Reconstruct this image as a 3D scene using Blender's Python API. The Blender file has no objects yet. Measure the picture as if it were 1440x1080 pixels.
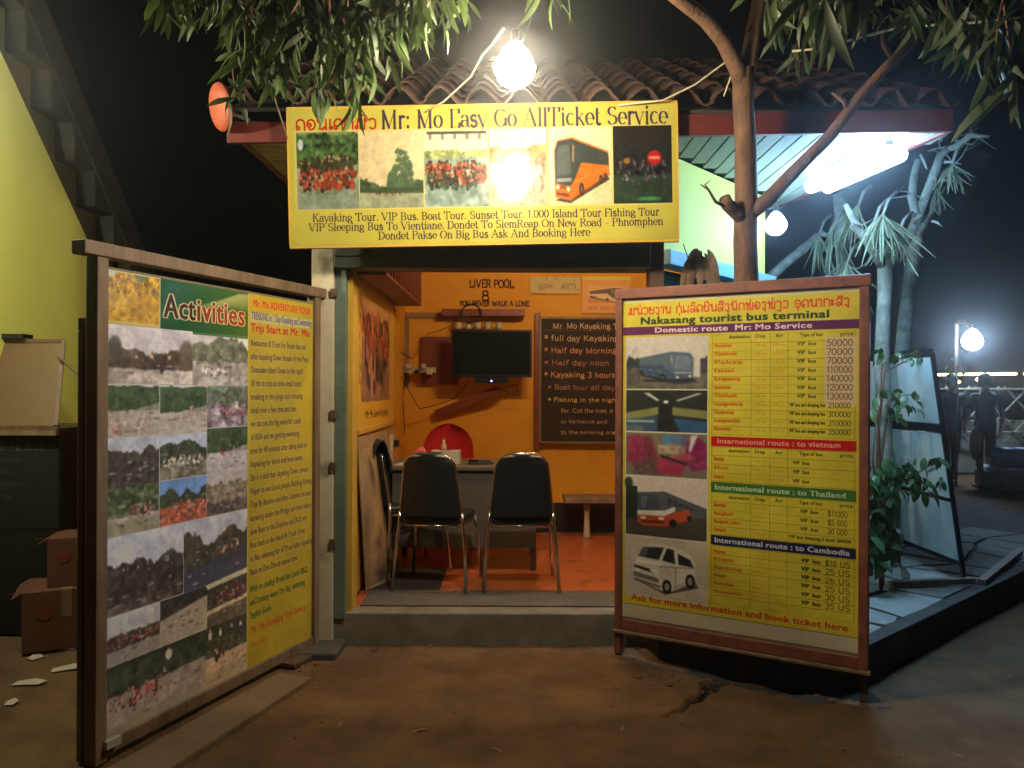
import bpy, bmesh, math, random
import numpy as np
from mathutils import Vector, Matrix
PI = math.pi
sc = bpy.context.scene
C = sc.collection
# ------------------------------------------------------------------ camera, world, light, exposure
cd = bpy.data.cameras.new('camera'); cam = bpy.data.objects.new('camera', cd); C.objects.link(cam)
cam.location = (0, 0, 1.45); cam.rotation_euler = (PI/2, math.radians(-0.25), 0)
cd.lens = 27.0; cd.sensor_width = 36.0; cd.shift_y = 0.003; cd.clip_start = 0.05; cd.clip_end = 600
sc.camera = cam
w = bpy.data.worlds.new('World'); sc.world = w; w.use_nodes = True
nt = w.node_tree; bgn = nt.nodes['Background']
sky = nt.nodes.new('ShaderNodeTexSky'); sky.sky_type = 'NISHITA'; sky.sun_disc = False
sky.sun_elevation = math.radians(2); sky.sun_rotation = math.radians(200); sky.air_density = 1.0
nt.links.new(sky.outputs[0], bgn.inputs[0]); bgn.inputs[1].default_value = 0.0006
sd = bpy.data.lights.new('moonlight', 'SUN'); sd.energy = 0.004; sd.angle = math.radians(0.5); sd.color = (0.75, 0.85, 1.0)
so = bpy.data.objects.new('moonlight', sd); C.objects.link(so); so.rotation_euler = (math.radians(50), 0, math.radians(-20))
vs = sc.view_settings; vs.view_transform = 'Standard'; vs.look = 'None'; vs.gamma = 1; vs.exposure = 0.0
vs.use_curve_mapping = False
BULB_L, TUBE_L, CORNER_L, ASSUMED_ROOM_L, FAR_L, STRING_L, ASSUMED_WALL_L = 450, 100, 75, 320, 800, 22, 2000  # room lamp and left-hand lamp are assumed, both out of view
HALO_HAZE = .0058  # density of the volume added for halos around the lamps

# ------------------------------------------------------------------ materials
def lerp(a, b, t): return tuple(a[i]+(b[i]-a[i])*t for i in range(3))
def mat(name, c1, c2=None, scale=8, rough=0.6, bump=0.0, bscale=40, metal=0.0, spec=0.5, stretch=None, detail=6, coat=0.0, trans=0.0, dirt=None):
    m = bpy.data.materials.new(name); m.use_nodes = True
    n = m.node_tree.nodes; l = m.node_tree.links; b = n['Principled BSDF']
    b.inputs['Roughness'].default_value = rough; b.inputs['Metallic'].default_value = metal
    b.inputs['Specular IOR Level'].default_value = spec; b.inputs['Coat Weight'].default_value = coat
    tc = n.new('ShaderNodeTexCoord'); vec = tc.outputs['Object']
    if stretch:
        mp = n.new('ShaderNodeMapping'); mp.inputs['Scale'].default_value = stretch
        l.new(vec, mp.inputs[0]); vec = mp.outputs[0]
    if c2 is None: c2 = tuple(x*0.72 for x in c1)
    nz = n.new('ShaderNodeTexNoise'); nz.inputs['Scale'].default_value = scale; nz.inputs['Detail'].default_value = detail
    nz.inputs['Roughness'].default_value = 0.65
    l.new(vec, nz.inputs['Vector'])
    cr = n.new('ShaderNodeValToRGB'); cr.color_ramp.elements[0].position = 0.32; cr.color_ramp.elements[1].position = 0.68
    cr.color_ramp.elements[0].color = (*c2, 1); cr.color_ramp.elements[1].color = (*c1, 1)
    l.new(nz.outputs['Fac'], cr.inputs[0]); col = cr.outputs[0]
    if dirt:
        n2 = n.new('ShaderNodeTexNoise'); n2.inputs['Scale'].default_value = dirt[1]; n2.inputs['Detail'].default_value = 8
        l.new(tc.outputs['Object'], n2.inputs['Vector'])
        r2 = n.new('ShaderNodeValToRGB'); r2.color_ramp.elements[0].position = dirt[2]; r2.color_ramp.elements[1].position = dirt[2]+0.12
        l.new(n2.outputs['Fac'], r2.inputs[0])
        mx = n.new('ShaderNodeMix'); mx.data_type = 'RGBA'
        l.new(r2.outputs[0], mx.inputs['Factor']); l.new(col, mx.inputs['A']); mx.inputs['B'].default_value = (*dirt[0], 1)
        col = mx.outputs['Result']
    l.new(col, b.inputs['Base Color'])
    if bump:
        n3 = n.new('ShaderNodeTexNoise'); n3.inputs['Scale'].default_value = bscale; n3.inputs['Detail'].default_value = 6
        l.new(vec, n3.inputs['Vector'])
        bp = n.new('ShaderNodeBump'); bp.inputs['Strength'].default_value = bump; bp.inputs['Distance'].default_value = 0.01
        l.new(n3.outputs['Fac'], bp.inputs['Height']); l.new(bp.outputs[0], b.inputs['Normal'])
    if trans:
        tr = n.new('ShaderNodeBsdfTranslucent'); l.new(col, tr.inputs[0])
        ms = n.new('ShaderNodeMixShader'); ms.inputs[0].default_value = trans
        l.new(b.outputs[0], ms.inputs[1]); l.new(tr.outputs[0], ms.inputs[2]); l.new(ms.outputs[0], n['Material Output'].inputs[0])
    return m
def emis(name, col, s):
    m = bpy.data.materials.new(name); m.use_nodes = True; b = m.node_tree.nodes['Principled BSDF']
    b.inputs['Emission Color'].default_value = (*col, 1); b.inputs['Emission Strength'].default_value = s
    b.inputs['Base Color'].default_value = (*col, 1)
    return m
def imgmat(name, cv, rough=0.35, coat=0.0, bump=0.06, spec=0.5):
    H, W = cv.a.shape[:2]
    im = bpy.data.images.new(name, W, H)
    px = np.ones((H, W, 4), np.float32); px[:, :, :3] = np.clip(cv.a[::-1], 0, 1)
    im.pixels.foreach_set(px.ravel()); im.update(); im.pack()
    m = bpy.data.materials.new(name); m.use_nodes = True; n = m.node_tree.nodes; l = m.node_tree.links; b = n['Principled BSDF']
    t = n.new('ShaderNodeTexImage'); t.image = im; l.new(t.outputs[0], b.inputs['Base Color'])
    b.inputs['Specular IOR Level'].default_value = spec; b.inputs['Roughness'].default_value = rough; b.inputs['Specular IOR Level'].default_value = spec; b.inputs['Coat Weight'].default_value = coat; b.inputs['Coat Roughness'].default_value = 0.12
    tc = n.new('ShaderNodeTexCoord'); n3 = n.new('ShaderNodeTexNoise'); n3.inputs['Scale'].default_value = 5; n3.inputs['Detail'].default_value = 3
    l.new(tc.outputs['Object'], n3.inputs['Vector'])
    bp = n.new('ShaderNodeBump'); bp.inputs['Strength'].default_value = bump; bp.inputs['Distance'].default_value = 0.05
    l.new(n3.outputs['Fac'], bp.inputs['Height']); l.new(bp.outputs[0], b.inputs['Normal'])
    return m

M = dict(
    ground=mat('packed_earth', (.17,.092,.038), (.06,.031,.013), 3.2, .9, 1.0, 55, detail=14, dirt=((.125,.085,.05),1.3,.55)),
    concrete=mat('concrete', (.25,.225,.18), (.14,.125,.10), 5, .85, .3, 60, dirt=((.10,.085,.06),3,.6)),
    kerb=mat('dark_concrete', (.10,.09,.08), (.05,.045,.04), 6, .85, .4, 50),
    slab=mat('paving_slab', (.34,.34,.31), (.22,.22,.2), 4, .8, .3, 40),
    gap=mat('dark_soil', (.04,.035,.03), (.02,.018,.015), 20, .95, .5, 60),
    paleframe=mat('weathered_timber', (.27,.18,.11), (.13,.08,.05), 14, .6, .3, 60, stretch=(1,1,.15)),
    darkframe=mat('dark_timber', (.15,.08,.05), (.07,.04,.025), 14, .6, .3, 60, stretch=(1,1,.15)),
    redframe=mat('red_brown_timber', (.26,.085,.05), (.14,.05,.035), 12, .5, .2, 60),
    board=mat('plywood', (.25,.19,.12), None, 6, .7),
    wallin=mat('orange_wall', (.74,.35,.018), (.66,.29,.014), 3, .75, .05, 60, dirt=((.42,.22,.03),2.2,.66)),
    wallyel=mat('yellow_wall', (.62,.38,.05), (.5,.3,.04), 4, .7),
    base=mat('black_skirting', (.018,.018,.02), None, 6, .4),
    lime=mat('lime_wall', (.60,.56,.11), (.55,.51,.10), 3, .7, .05, 60),
    limewall=mat('yellow_green_wall', (.62,.64,.15), (.55,.57,.12), 1.2, .7, .1, 30, dirt=((.36,.36,.09),1.1,.60)),
    shadegreen=mat('shaded_wall_green', (.16,.15,.025), (.12,.11,.02), 2, .7, .1, 40),  # darker green with the wall's shade put into the colour
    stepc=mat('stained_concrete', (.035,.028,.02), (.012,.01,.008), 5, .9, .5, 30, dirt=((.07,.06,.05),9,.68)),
    blue=mat('light_blue_paint', (.25,.50,.62), None, 6, .5),
    soffit=mat('soffit_boards', (.30,.31,.24), (.22,.23,.18), 5, .6, .1, 30, stretch=(6,1,1)),
    soffitb=mat('soffit_deck', (.05,.04,.035), None, 8, .8),
    fascia=mat('red_fascia', (.17,.028,.022), (.11,.02,.018), 6, .5, .1, 30),
    tile=mat('clay_tile', (.105,.05,.032), (.05,.026,.018), 14, .75, .4, 60, dirt=((.03,.024,.02),5,.52)),
    floor=mat('orange_floor', (.56,.15,.05), (.40,.095,.035), 7, .30, .15, 30, dirt=((.22,.08,.04),5,.56)),
    lintel=mat('grey_green_steel', (.085,.095,.08), (.05,.06,.05), 5, .45, .05, 30),
    greenpost=mat('green_grey_steel', (.16,.21,.17), (.09,.12,.10), 6, .5, .1, 40, dirt=((.04,.04,.03),12,.62)),
    whitepost=mat('stained_white_post', (.66,.58,.44), (.52,.44,.31), 6, .8, .2, 30, dirt=((.16,.11,.07),4,.6)),
    bark=mat('brown_bark', (.20,.10,.055), (.075,.04,.025), 16, .85, .8, 50, stretch=(1,1,.4)),
    palebark=mat('pale_bark', (.30,.32,.28), (.13,.14,.12), 11, .85, 1.0, 26, dirt=((.10,.12,.09),6,.58)),
    leaf=mat('mango_leaf', (.075,.12,.028), (.035,.065,.016), 9, .55, 0, trans=.25),
    leafb=mat('broad_leaf', (.10,.19,.05), (.04,.09,.03), 9, .4, 0, trans=.2),
    dry=mat('dry_leaf', (.36,.24,.14), (.16,.10,.06), 12, .8, 0, trans=.2),
    frond=mat('pale_frond', (.26,.31,.19), (.15,.18,.11), 9, .6, 0, trans=.2),
    chrome=mat('chrome', (.75,.72,.68), (.6,.58,.54), 8, .18, metal=1.0),
    vinyl=mat('black_vinyl', (.022,.021,.024), (.014,.014,.016), 8, .38, .1, 60),
    pipe=mat('cream_piping', (.35,.30,.22), None, 8, .5),
    desk=mat('grey_metal_desk', (.11,.105,.10), (.08,.075,.07), 5, .45),
    desktop=mat('desk_top', (.16,.13,.11), None, 5, .3),
    redplastic=mat('red_plastic', (.58,.02,.03), (.5,.015,.025), 5, .35),
    black=mat('black_plastic', (.012,.012,.014), None, 6, .35),
    screen=mat('tv_screen', (.012,.014,.015), None, 6, .12),
    paper=mat('white_paper', (.50,.46,.38), (.40,.37,.30), 4, .7),
    cream=mat('cream_panel', (.12,.075,.03), (.10,.06,.025), 3, .45, .2, 8),
    card=mat('cardboard', (.15,.06,.028), (.11,.045,.02), 6, .8, .1, 30),
    wood=mat('wood', (.30,.18,.09), (.2,.11,.05), 9, .5, .1, 40, stretch=(.2,1,1)),
    bluewhite=mat('pale_board', (.60,.70,.72), (.54,.64,.67), 3, .5, .05, 20, dirt=((.40,.48,.50),1.8,.62)),
    wire=mat('pale_string', (.60,.52,.36), None, 8, .7),
    wireb=mat('black_cable', (.02,.02,.02), None, 8, .5),
    cabinet=mat('red_brown_cabinet', (.22,.05,.03), (.15,.035,.02), 8, .45),
    dish=mat('orange_red_disc', (.42,.075,.035), (.32,.06,.03), 6, .6),
    mug=mat('pale_mug', (.6,.5,.35), None, 8, .35),
    pink=mat('pink_cloth', (.75,.12,.16), None, 8, .7),
    skin=mat('skin', (.42,.27,.19), None, 8, .6),
    navy=mat('navy_cloth', (.035,.045,.075), None, 8, .85, .2, 30),
    blackc=mat('dark_cloth', (.025,.025,.03), None, 8, .85, .2, 30),
    beige=mat('beige_cloth', (.50,.42,.36), None, 8, .85),
    hair=mat('black_hair', (.01,.009,.008), None, 30, .5),
    stonewall=mat('stained_wall', (.30,.28,.22), (.16,.15,.12), 3, .85, .3, 20),
    tarp=mat('grey_tarp', (.30,.34,.36), (.2,.24,.26), 4, .5, .3, 10),
    letter=mat('painted_letters', (.035,.025,.03), None, 8, .7),
    galv=mat('galvanised_bracket', (.35,.33,.30), None, 8, .45, metal=.8),
    ply=mat('stained_plywood', (.46,.31,.17), (.26,.17,.10), 3, .7, .1, 20, dirt=((.13,.09,.07),3.5,.56)),
)

for _k in ('leaf','leafb','frond','dry','tile','card','slab'):      # each piece a little lighter or darker than the next
    n = M[_k].node_tree.nodes; l = M[_k].node_tree.links; oi = n.new('ShaderNodeObjectInfo'); hs = n.new('ShaderNodeHueSaturation')
    mr = n.new('ShaderNodeMapRange'); mr.inputs['To Min'].default_value = .62; mr.inputs['To Max'].default_value = 1.3
    m2 = n.new('ShaderNodeMapRange'); m2.inputs['To Min'].default_value = .485; m2.inputs['To Max'].default_value = .51
    l.new(oi.outputs['Random'], mr.inputs[0]); l.new(mr.outputs[0], hs.inputs['Value']); l.new(oi.outputs['Random'], m2.inputs[0]); l.new(m2.outputs[0], hs.inputs['Hue'])
    src = n['Principled BSDF'].inputs['Base Color'].links[0].from_socket
    for lk in list(src.links):
        to = lk.to_socket; l.remove(lk); l.new(hs.outputs[0], to)
    l.new(src, hs.inputs['Color'])
# ------------------------------------------------------------------ objects
def tag(o, label=None, cat=None, group=None, kind=None):
    if label: o['label'] = label
    if cat: o['category'] = cat
    if group: o['group'] = group
    if kind: o['kind'] = kind
    return o
def empty(name, loc=(0,0,0), rz=0.0, label=None, cat=None, group=None):
    o = bpy.data.objects.new(name, None); C.objects.link(o); o.location = loc; o.rotation_euler = (0,0,rz)
    o.empty_display_size = 0.1
    return tag(o, label, cat, group)
class MB:
    def __init__(s): s.v = []; s.f = []; s.uv = {}; s.mi = []
    def add(s, vs, fs):
        b = len(s.v); s.v += [tuple(x) for x in vs]; s.f += [tuple(i+b for i in f) for f in fs]; return s
    def box(s, x0, x1, y0, y1, z0, z1, T=None):
        vs = [Vector(p) for p in ((x0,y0,z0),(x1,y0,z0),(x1,y1,z0),(x0,y1,z0),(x0,y0,z1),(x1,y0,z1),(x1,y1,z1),(x0,y1,z1))]
        if T: vs = [T @ p for p in vs]
        return s.add(vs, [(0,3,2,1),(4,5,6,7),(0,1,5,4),(1,2,6,5),(2,3,7,6),(3,0,4,7)])
    def beam(s, p0, p1, w, h, up=(0,0,1)):
        p0 = Vector(p0); p1 = Vector(p1); d = (p1-p0); L = d.length; d.normalize(); u = Vector(up)
        if abs(d.dot(u)) > .98: u = Vector((0,1,0))
        a = d.cross(u).normalized(); b = a.cross(d)
        T = Matrix(((d.x,a.x,b.x,p0.x),(d.y,a.y,b.y,p0.y),(d.z,a.z,b.z,p0.z),(0,0,0,1)))
        return s.box(0, L, -w/2, w/2, -h/2, h/2, T)
    def prism(s, poly, z0, z1):
        n = len(poly); vs = [(x,y,z0) for x,y in poly]+[(x,y,z1) for x,y in poly]
        return s.add(vs, [tuple(range(n))[::-1], tuple(range(n,2*n))]+[(i,(i+1)%n,n+(i+1)%n,n+i) for i in range(n)])
    def extr(s, poly, d):
        n = len(poly); d = Vector(d); vs = [Vector(p) for p in poly]; vs += [p+d for p in vs]
        return s.add(vs, [tuple(range(n))[::-1], tuple(range(n,2*n))]+[(i,(i+1)%n,n+(i+1)%n,n+i) for i in range(n)])
    def tube(s, pts, r, n=8, cap=True):
        pts = [Vector(p) for p in pts]; k = len(pts); R = r if isinstance(r,(list,tuple)) else [r]*k
        b = len(s.v); prev = None
        for i,p in enumerate(pts):
            d = (pts[min(i+1,k-1)]-pts[max(i-1,0)]).normalized()
            if prev is None: a = d.orthogonal().normalized()
            else:
                a = prev - d*prev.dot(d); a = a.normalized() if a.length > 1e-5 else d.orthogonal().normalized()
            prev = a; c = d.cross(a)
            for j in range(n):
                t = 2*PI*j/n; s.v.append(tuple(p + (a*math.cos(t)+c*math.sin(t))*R[i]))
        for i in range(k-1):
            for j in range(n):
                s.f.append((b+i*n+j, b+i*n+(j+1)%n, b+(i+1)*n+(j+1)%n, b+(i+1)*n+j))
        if cap: s.f.append(tuple(b+j for j in range(n))[::-1]); s.f.append(tuple(b+(k-1)*n+j for j in range(n)))
        return s
    def lathe(s, prof, n=16, T=None):
        b = len(s.v)
        for r,z in prof:
            for j in range(n):
                p = Vector((r*math.cos(2*PI*j/n), r*math.sin(2*PI*j/n), z)); s.v.append(tuple(T@p if T else p))
        k = len(prof)
        for i in range(k-1):
            for j in range(n): s.f.append((b+i*n+j, b+i*n+(j+1)%n, b+(i+1)*n+(j+1)%n, b+(i+1)*n+j))
        s.f.append(tuple(b+j for j in range(n))[::-1]); s.f.append(tuple(b+(k-1)*n+j for j in range(n)))
        return s
    def quad(s, a, b, c, d, uv=True):
        i = len(s.f); s.add([a,b,c,d], [(0,1,2,3)])
        if uv: s.uv[i] = ((0,0),(1,0),(1,1),(0,1))
        return s
    def mesh(s, name, mats, smooth=False):
        me = bpy.data.meshes.new(name); me.from_pydata(s.v, [], s.f); me.validate(clean_customdata=False)
        for m in (mats if isinstance(mats, list) else [mats]): me.materials.append(m)
        if s.uv:
            ul = me.uv_layers.new(name='UVMap')
            for fi,uvs in s.uv.items():
                for li,u in zip(me.polygons[fi].loop_indices, uvs): ul.data[li].uv = u
        if s.mi:
            for p,i in zip(me.polygons, s.mi): p.material_index = i
        if smooth: me.polygons.foreach_set('use_smooth', [True]*len(me.polygons))
        me.update(); return me
    def build(s, name, m, parent=None, smooth=False, bevel=0, **kw):
        o = bpy.data.objects.new(name, s.mesh(name, m, smooth)); C.objects.link(o)
        if parent: o.parent = parent
        if bevel:
            md = o.modifiers.new('bevel','BEVEL'); md.width = bevel; md.segments = 2; md.limit_method = 'ANGLE'
            md.harden_normals = False
        return tag(o, **kw)
def inst(name, me, parent=None, T=None):
    o = bpy.data.objects.new(name, me); C.objects.link(o)
    if parent: o.parent = parent
    if T is not None: o.matrix_local = T
    return o
def kids(o): return [c for c in bpy.data.objects if c.parent == o]
def copy_tree(o, parent=None):
    c = o.copy(); C.objects.link(c); c.parent = parent
    for ch in kids(o): copy_tree(ch, c)
    return c
def P(px, py, Y): return Vector(((px-720)/1080*Y, Y, 1.45-(py-544)/1080*Y))
R = random.Random(7)
def bez(p0, p1, p2, n=8):
    p0,p1,p2 = Vector(p0),Vector(p1),Vector(p2)
    return [p0*(1-t)**2 + p1*2*t*(1-t) + p2*t*t for t in [i/n for i in range(n+1)]]
# ------------------------------------------------------------------ canvas: flat print drawn with numpy
RS = np.random.RandomState(3)
def srgb(r,g,b): return np.array([((x/255)/12.92 if x/255<=.04045 else ((x/255+.055)/1.055)**2.4) for x in (r,g,b)], np.float32)
def srgbc(r,g,b): return np.array([r/255,g/255,b/255], np.float32)
def noise(h, w, s, seed=0, octv=4):
    rs = np.random.RandomState(seed); out = np.zeros((h,w), np.float32); amp = 1; tot = 0
    for o in range(octv):
        gh, gw = max(2,int(h/s)+2), max(2,int(w/s)+2)
        g = rs.rand(gh, gw).astype(np.float32)
        ys = np.linspace(0,gh-1.001,h); xs = np.linspace(0,gw-1.001,w)
        yi = ys.astype(int); xi = xs.astype(int); fy = (ys-yi)[:,None]; fx = (xs-xi)[None,:]
        fy = fy*fy*(3-2*fy); fx = fx*fx*(3-2*fx)
        out += amp*((g[yi][:,xi]*(1-fx)+g[yi][:,xi+1]*fx)*(1-fy)+(g[yi+1][:,xi]*(1-fx)+g[yi+1][:,xi+1]*fx)*fy)
        tot += amp; amp *= .55; s = max(1.0, s/2.1)
    return out/tot
class Canvas:
    def __init__(s, W, H, col): s.W=W; s.H=H; s.a = np.zeros((H,W,3),np.float32)+srgbc(*col)
    def blend(s, x0, y0, al, col):
        h,w = al.shape; X0=max(0,x0); Y0=max(0,y0); X1=min(s.W,x0+w); Y1=min(s.H,y0+h)
        if X1<=X0 or Y1<=Y0: return
        al = al[Y0-y0:Y1-y0, X0-x0:X1-x0, None]; r = s.a[Y0:Y1,X0:X1]
        s.a[Y0:Y1,X0:X1] = r*(1-al)+srgbc(*col)*al
    def rect(s, u0,v0,u1,v1,col,al=1.0):
        x0,x1=int(round(u0*s.W)),int(round(u1*s.W)); y0,y1=int(round(v0*s.H)),int(round(v1*s.H))
        x1=max(x1,x0+1); y1=max(y1,y0+1)
        s.blend(x0,y0,np.full((y1-y0,x1-x0),al,np.float32),col)
    def seg(s, x0,y0,x1,y1,w,col,al=1.0):
        p=w/2+1.5; X0=int(min(x0,x1)-p); X1=int(max(x0,x1)+p)+2; Y0=int(min(y0,y1)-p); Y1=int(max(y0,y1)+p)+2
        xs=np.arange(X0,X1)[None,:]+.5; ys=np.arange(Y0,Y1)[:,None]+.5
        dx,dy=x1-x0,y1-y0; L=dx*dx+dy*dy
        t=np.clip(((xs-x0)*dx+(ys-y0)*dy)/L,0,1) if L>1e-9 else 0
        d=np.hypot(xs-(x0+t*dx),ys-(y0+t*dy))
        a=np.clip(w/2-d+.5,0,1)
        if w<1: a=a*w
        s.blend(X0,Y0,(a*al).astype(np.float32),col)
    def ell(s, x,y,rx,ry,col,al=1.0,soft=1.0):
        X0=int(x-rx-2);X1=int(x+rx+3);Y0=int(y-ry-2);Y1=int(y+ry+3)
        xs=np.arange(X0,X1)[None,:]+.5; ys=np.arange(Y0,Y1)[:,None]+.5
        d=np.hypot((xs-x)/rx,(ys-y)/ry); a=np.clip((1-d)*min(rx,ry)/soft+.5,0,1)
        s.blend(X0,Y0,(a*al).astype(np.float32),col)
    def poly(s, pts, col, al=1.0):
        pts=np.array(pts,float); X0,Y0=np.floor(pts.min(0)).astype(int)-1; X1,Y1=np.ceil(pts.max(0)).astype(int)+2
        ss=2; xs=(np.arange((X1-X0)*ss)+.5)/ss+X0; ys=(np.arange((Y1-Y0)*ss)+.5)/ss+Y0
        m=np.zeros((len(ys),len(xs)),bool); n=len(pts)
        for i in range(n):
            xa,ya=pts[i]; xb,yb=pts[(i+1)%n]
            if ya==yb: continue
            c=(ys>=min(ya,yb))&(ys<max(ya,yb)); xi=xa+(ys-ya)*(xb-xa)/(yb-ya)
            m^=(c[:,None]&(xs[None,:]<xi[:,None]))
        a=m.reshape(Y1-Y0,ss,X1-X0,ss).mean((1,3)).astype(np.float32)
        s.blend(X0,Y0,a*al,col)
    def grain(s, amt, sc=3, seed=1):
        n=noise(s.H,s.W,sc,seed,2)-.5; s.a=np.clip(s.a*(1+n[:,:,None]*amt),0,1)
# built-in font, rasterised
_fc = bpy.data.curves.new('tmp_text','FONT'); _fc.resolution_u = 2
_cache = {}
def tris(ch):
    if ch in _cache: return _cache[ch]
    _fc.body = ch+'|'; _fc.align_x='LEFT'
    o = bpy.data.objects.new('tmp',_fc); C.objects.link(o)
    me = o.to_mesh(); v = np.array([q.co[:2] for q in me.vertices]) if len(me.vertices) else np.zeros((0,2)); me.calc_loop_triangles()
    t = [tuple(q.vertices) for q in me.loop_triangles]; o.to_mesh_clear()
    # advance from the position of the bar
    xmax = v[:,0].max(); keep=[q for q in t if v[list(q),0].min() < xmax-.11]
    bpy.data.objects.remove(o)
    r = ([v[list(q)] for q in keep], float(xmax)-.16); _cache[ch]=r; return r
def btext(cv, txt, u0, v_base, cap, col, width=None, bold=0, al=1.0, outline=None):
    """text with its baseline at v_base, cap height and width as fractions of the canvas"""
    glyphs=[]; x=0
    for ch in txt:
        if ch==' ': x+=.28; continue
        t,adv = tris(ch); glyphs.append((t,x)); x+=adv+.02
    sy = cap*cv.H/.72; sx = (width*cv.W/x) if width else sy
    X=u0*cv.W; Y=v_base*cv.H; ss=3
    W=int(x*sx)+12; Hh=int(1.25*sy)+8; m=np.zeros((Hh*ss,W*ss),bool); oy=int(.95*sy)+4
    for t,gx in glyphs:
        for q in t:
            p=np.stack([((q[:,0]+gx)*sx+5)*ss, (oy-q[:,1]*sy)*ss],1)
            a0=np.floor(p.min(0)).astype(int); a1=np.ceil(p.max(0)).astype(int)+1
            a0=np.maximum(a0,0); a1=np.minimum(a1,[W*ss,Hh*ss])
            if (a1<=a0).any(): continue
            xs=np.arange(a0[0],a1[0])[None,:]+.5; ys=np.arange(a0[1],a1[1])[:,None]+.5
            e=[(p[(i+1)%3,0]-p[i,0])*(ys-p[i,1])-(p[(i+1)%3,1]-p[i,1])*(xs-p[i,0]) for i in range(3)]
            ins=((e[0]>=0)&(e[1]>=0)&(e[2]>=0))|((e[0]<=0)&(e[1]<=0)&(e[2]<=0))
            m[a0[1]:a1[1],a0[0]:a1[0]]|=ins
    def dil(m,r):
        o=m.copy()
        for d in range(1,r+1): o[:,d:]|=m[:,:-d]; o[:,:-d]|=m[:,d:]
        q=o.copy()
        for d in range(1,max(1,r//2)+1): q[d:]|=o[:-d]; q[:-d]|=o[d:]
        return q
    b=int(round(bold*ss))
    if outline:
        mm=dil(dil(m,b+int(outline[1]*ss)),int(outline[1]*ss)//2)
        cv.blend(int(X)-5,int(Y)-oy,mm.reshape(Hh,ss,W,ss).mean((1,3)).astype(np.float32)*al,outline[0])
    if b: m=dil(m,b)
    cv.blend(int(X)-5,int(Y)-oy,m.reshape(Hh,ss,W,ss).mean((1,3)).astype(np.float32)*al,col)
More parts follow.
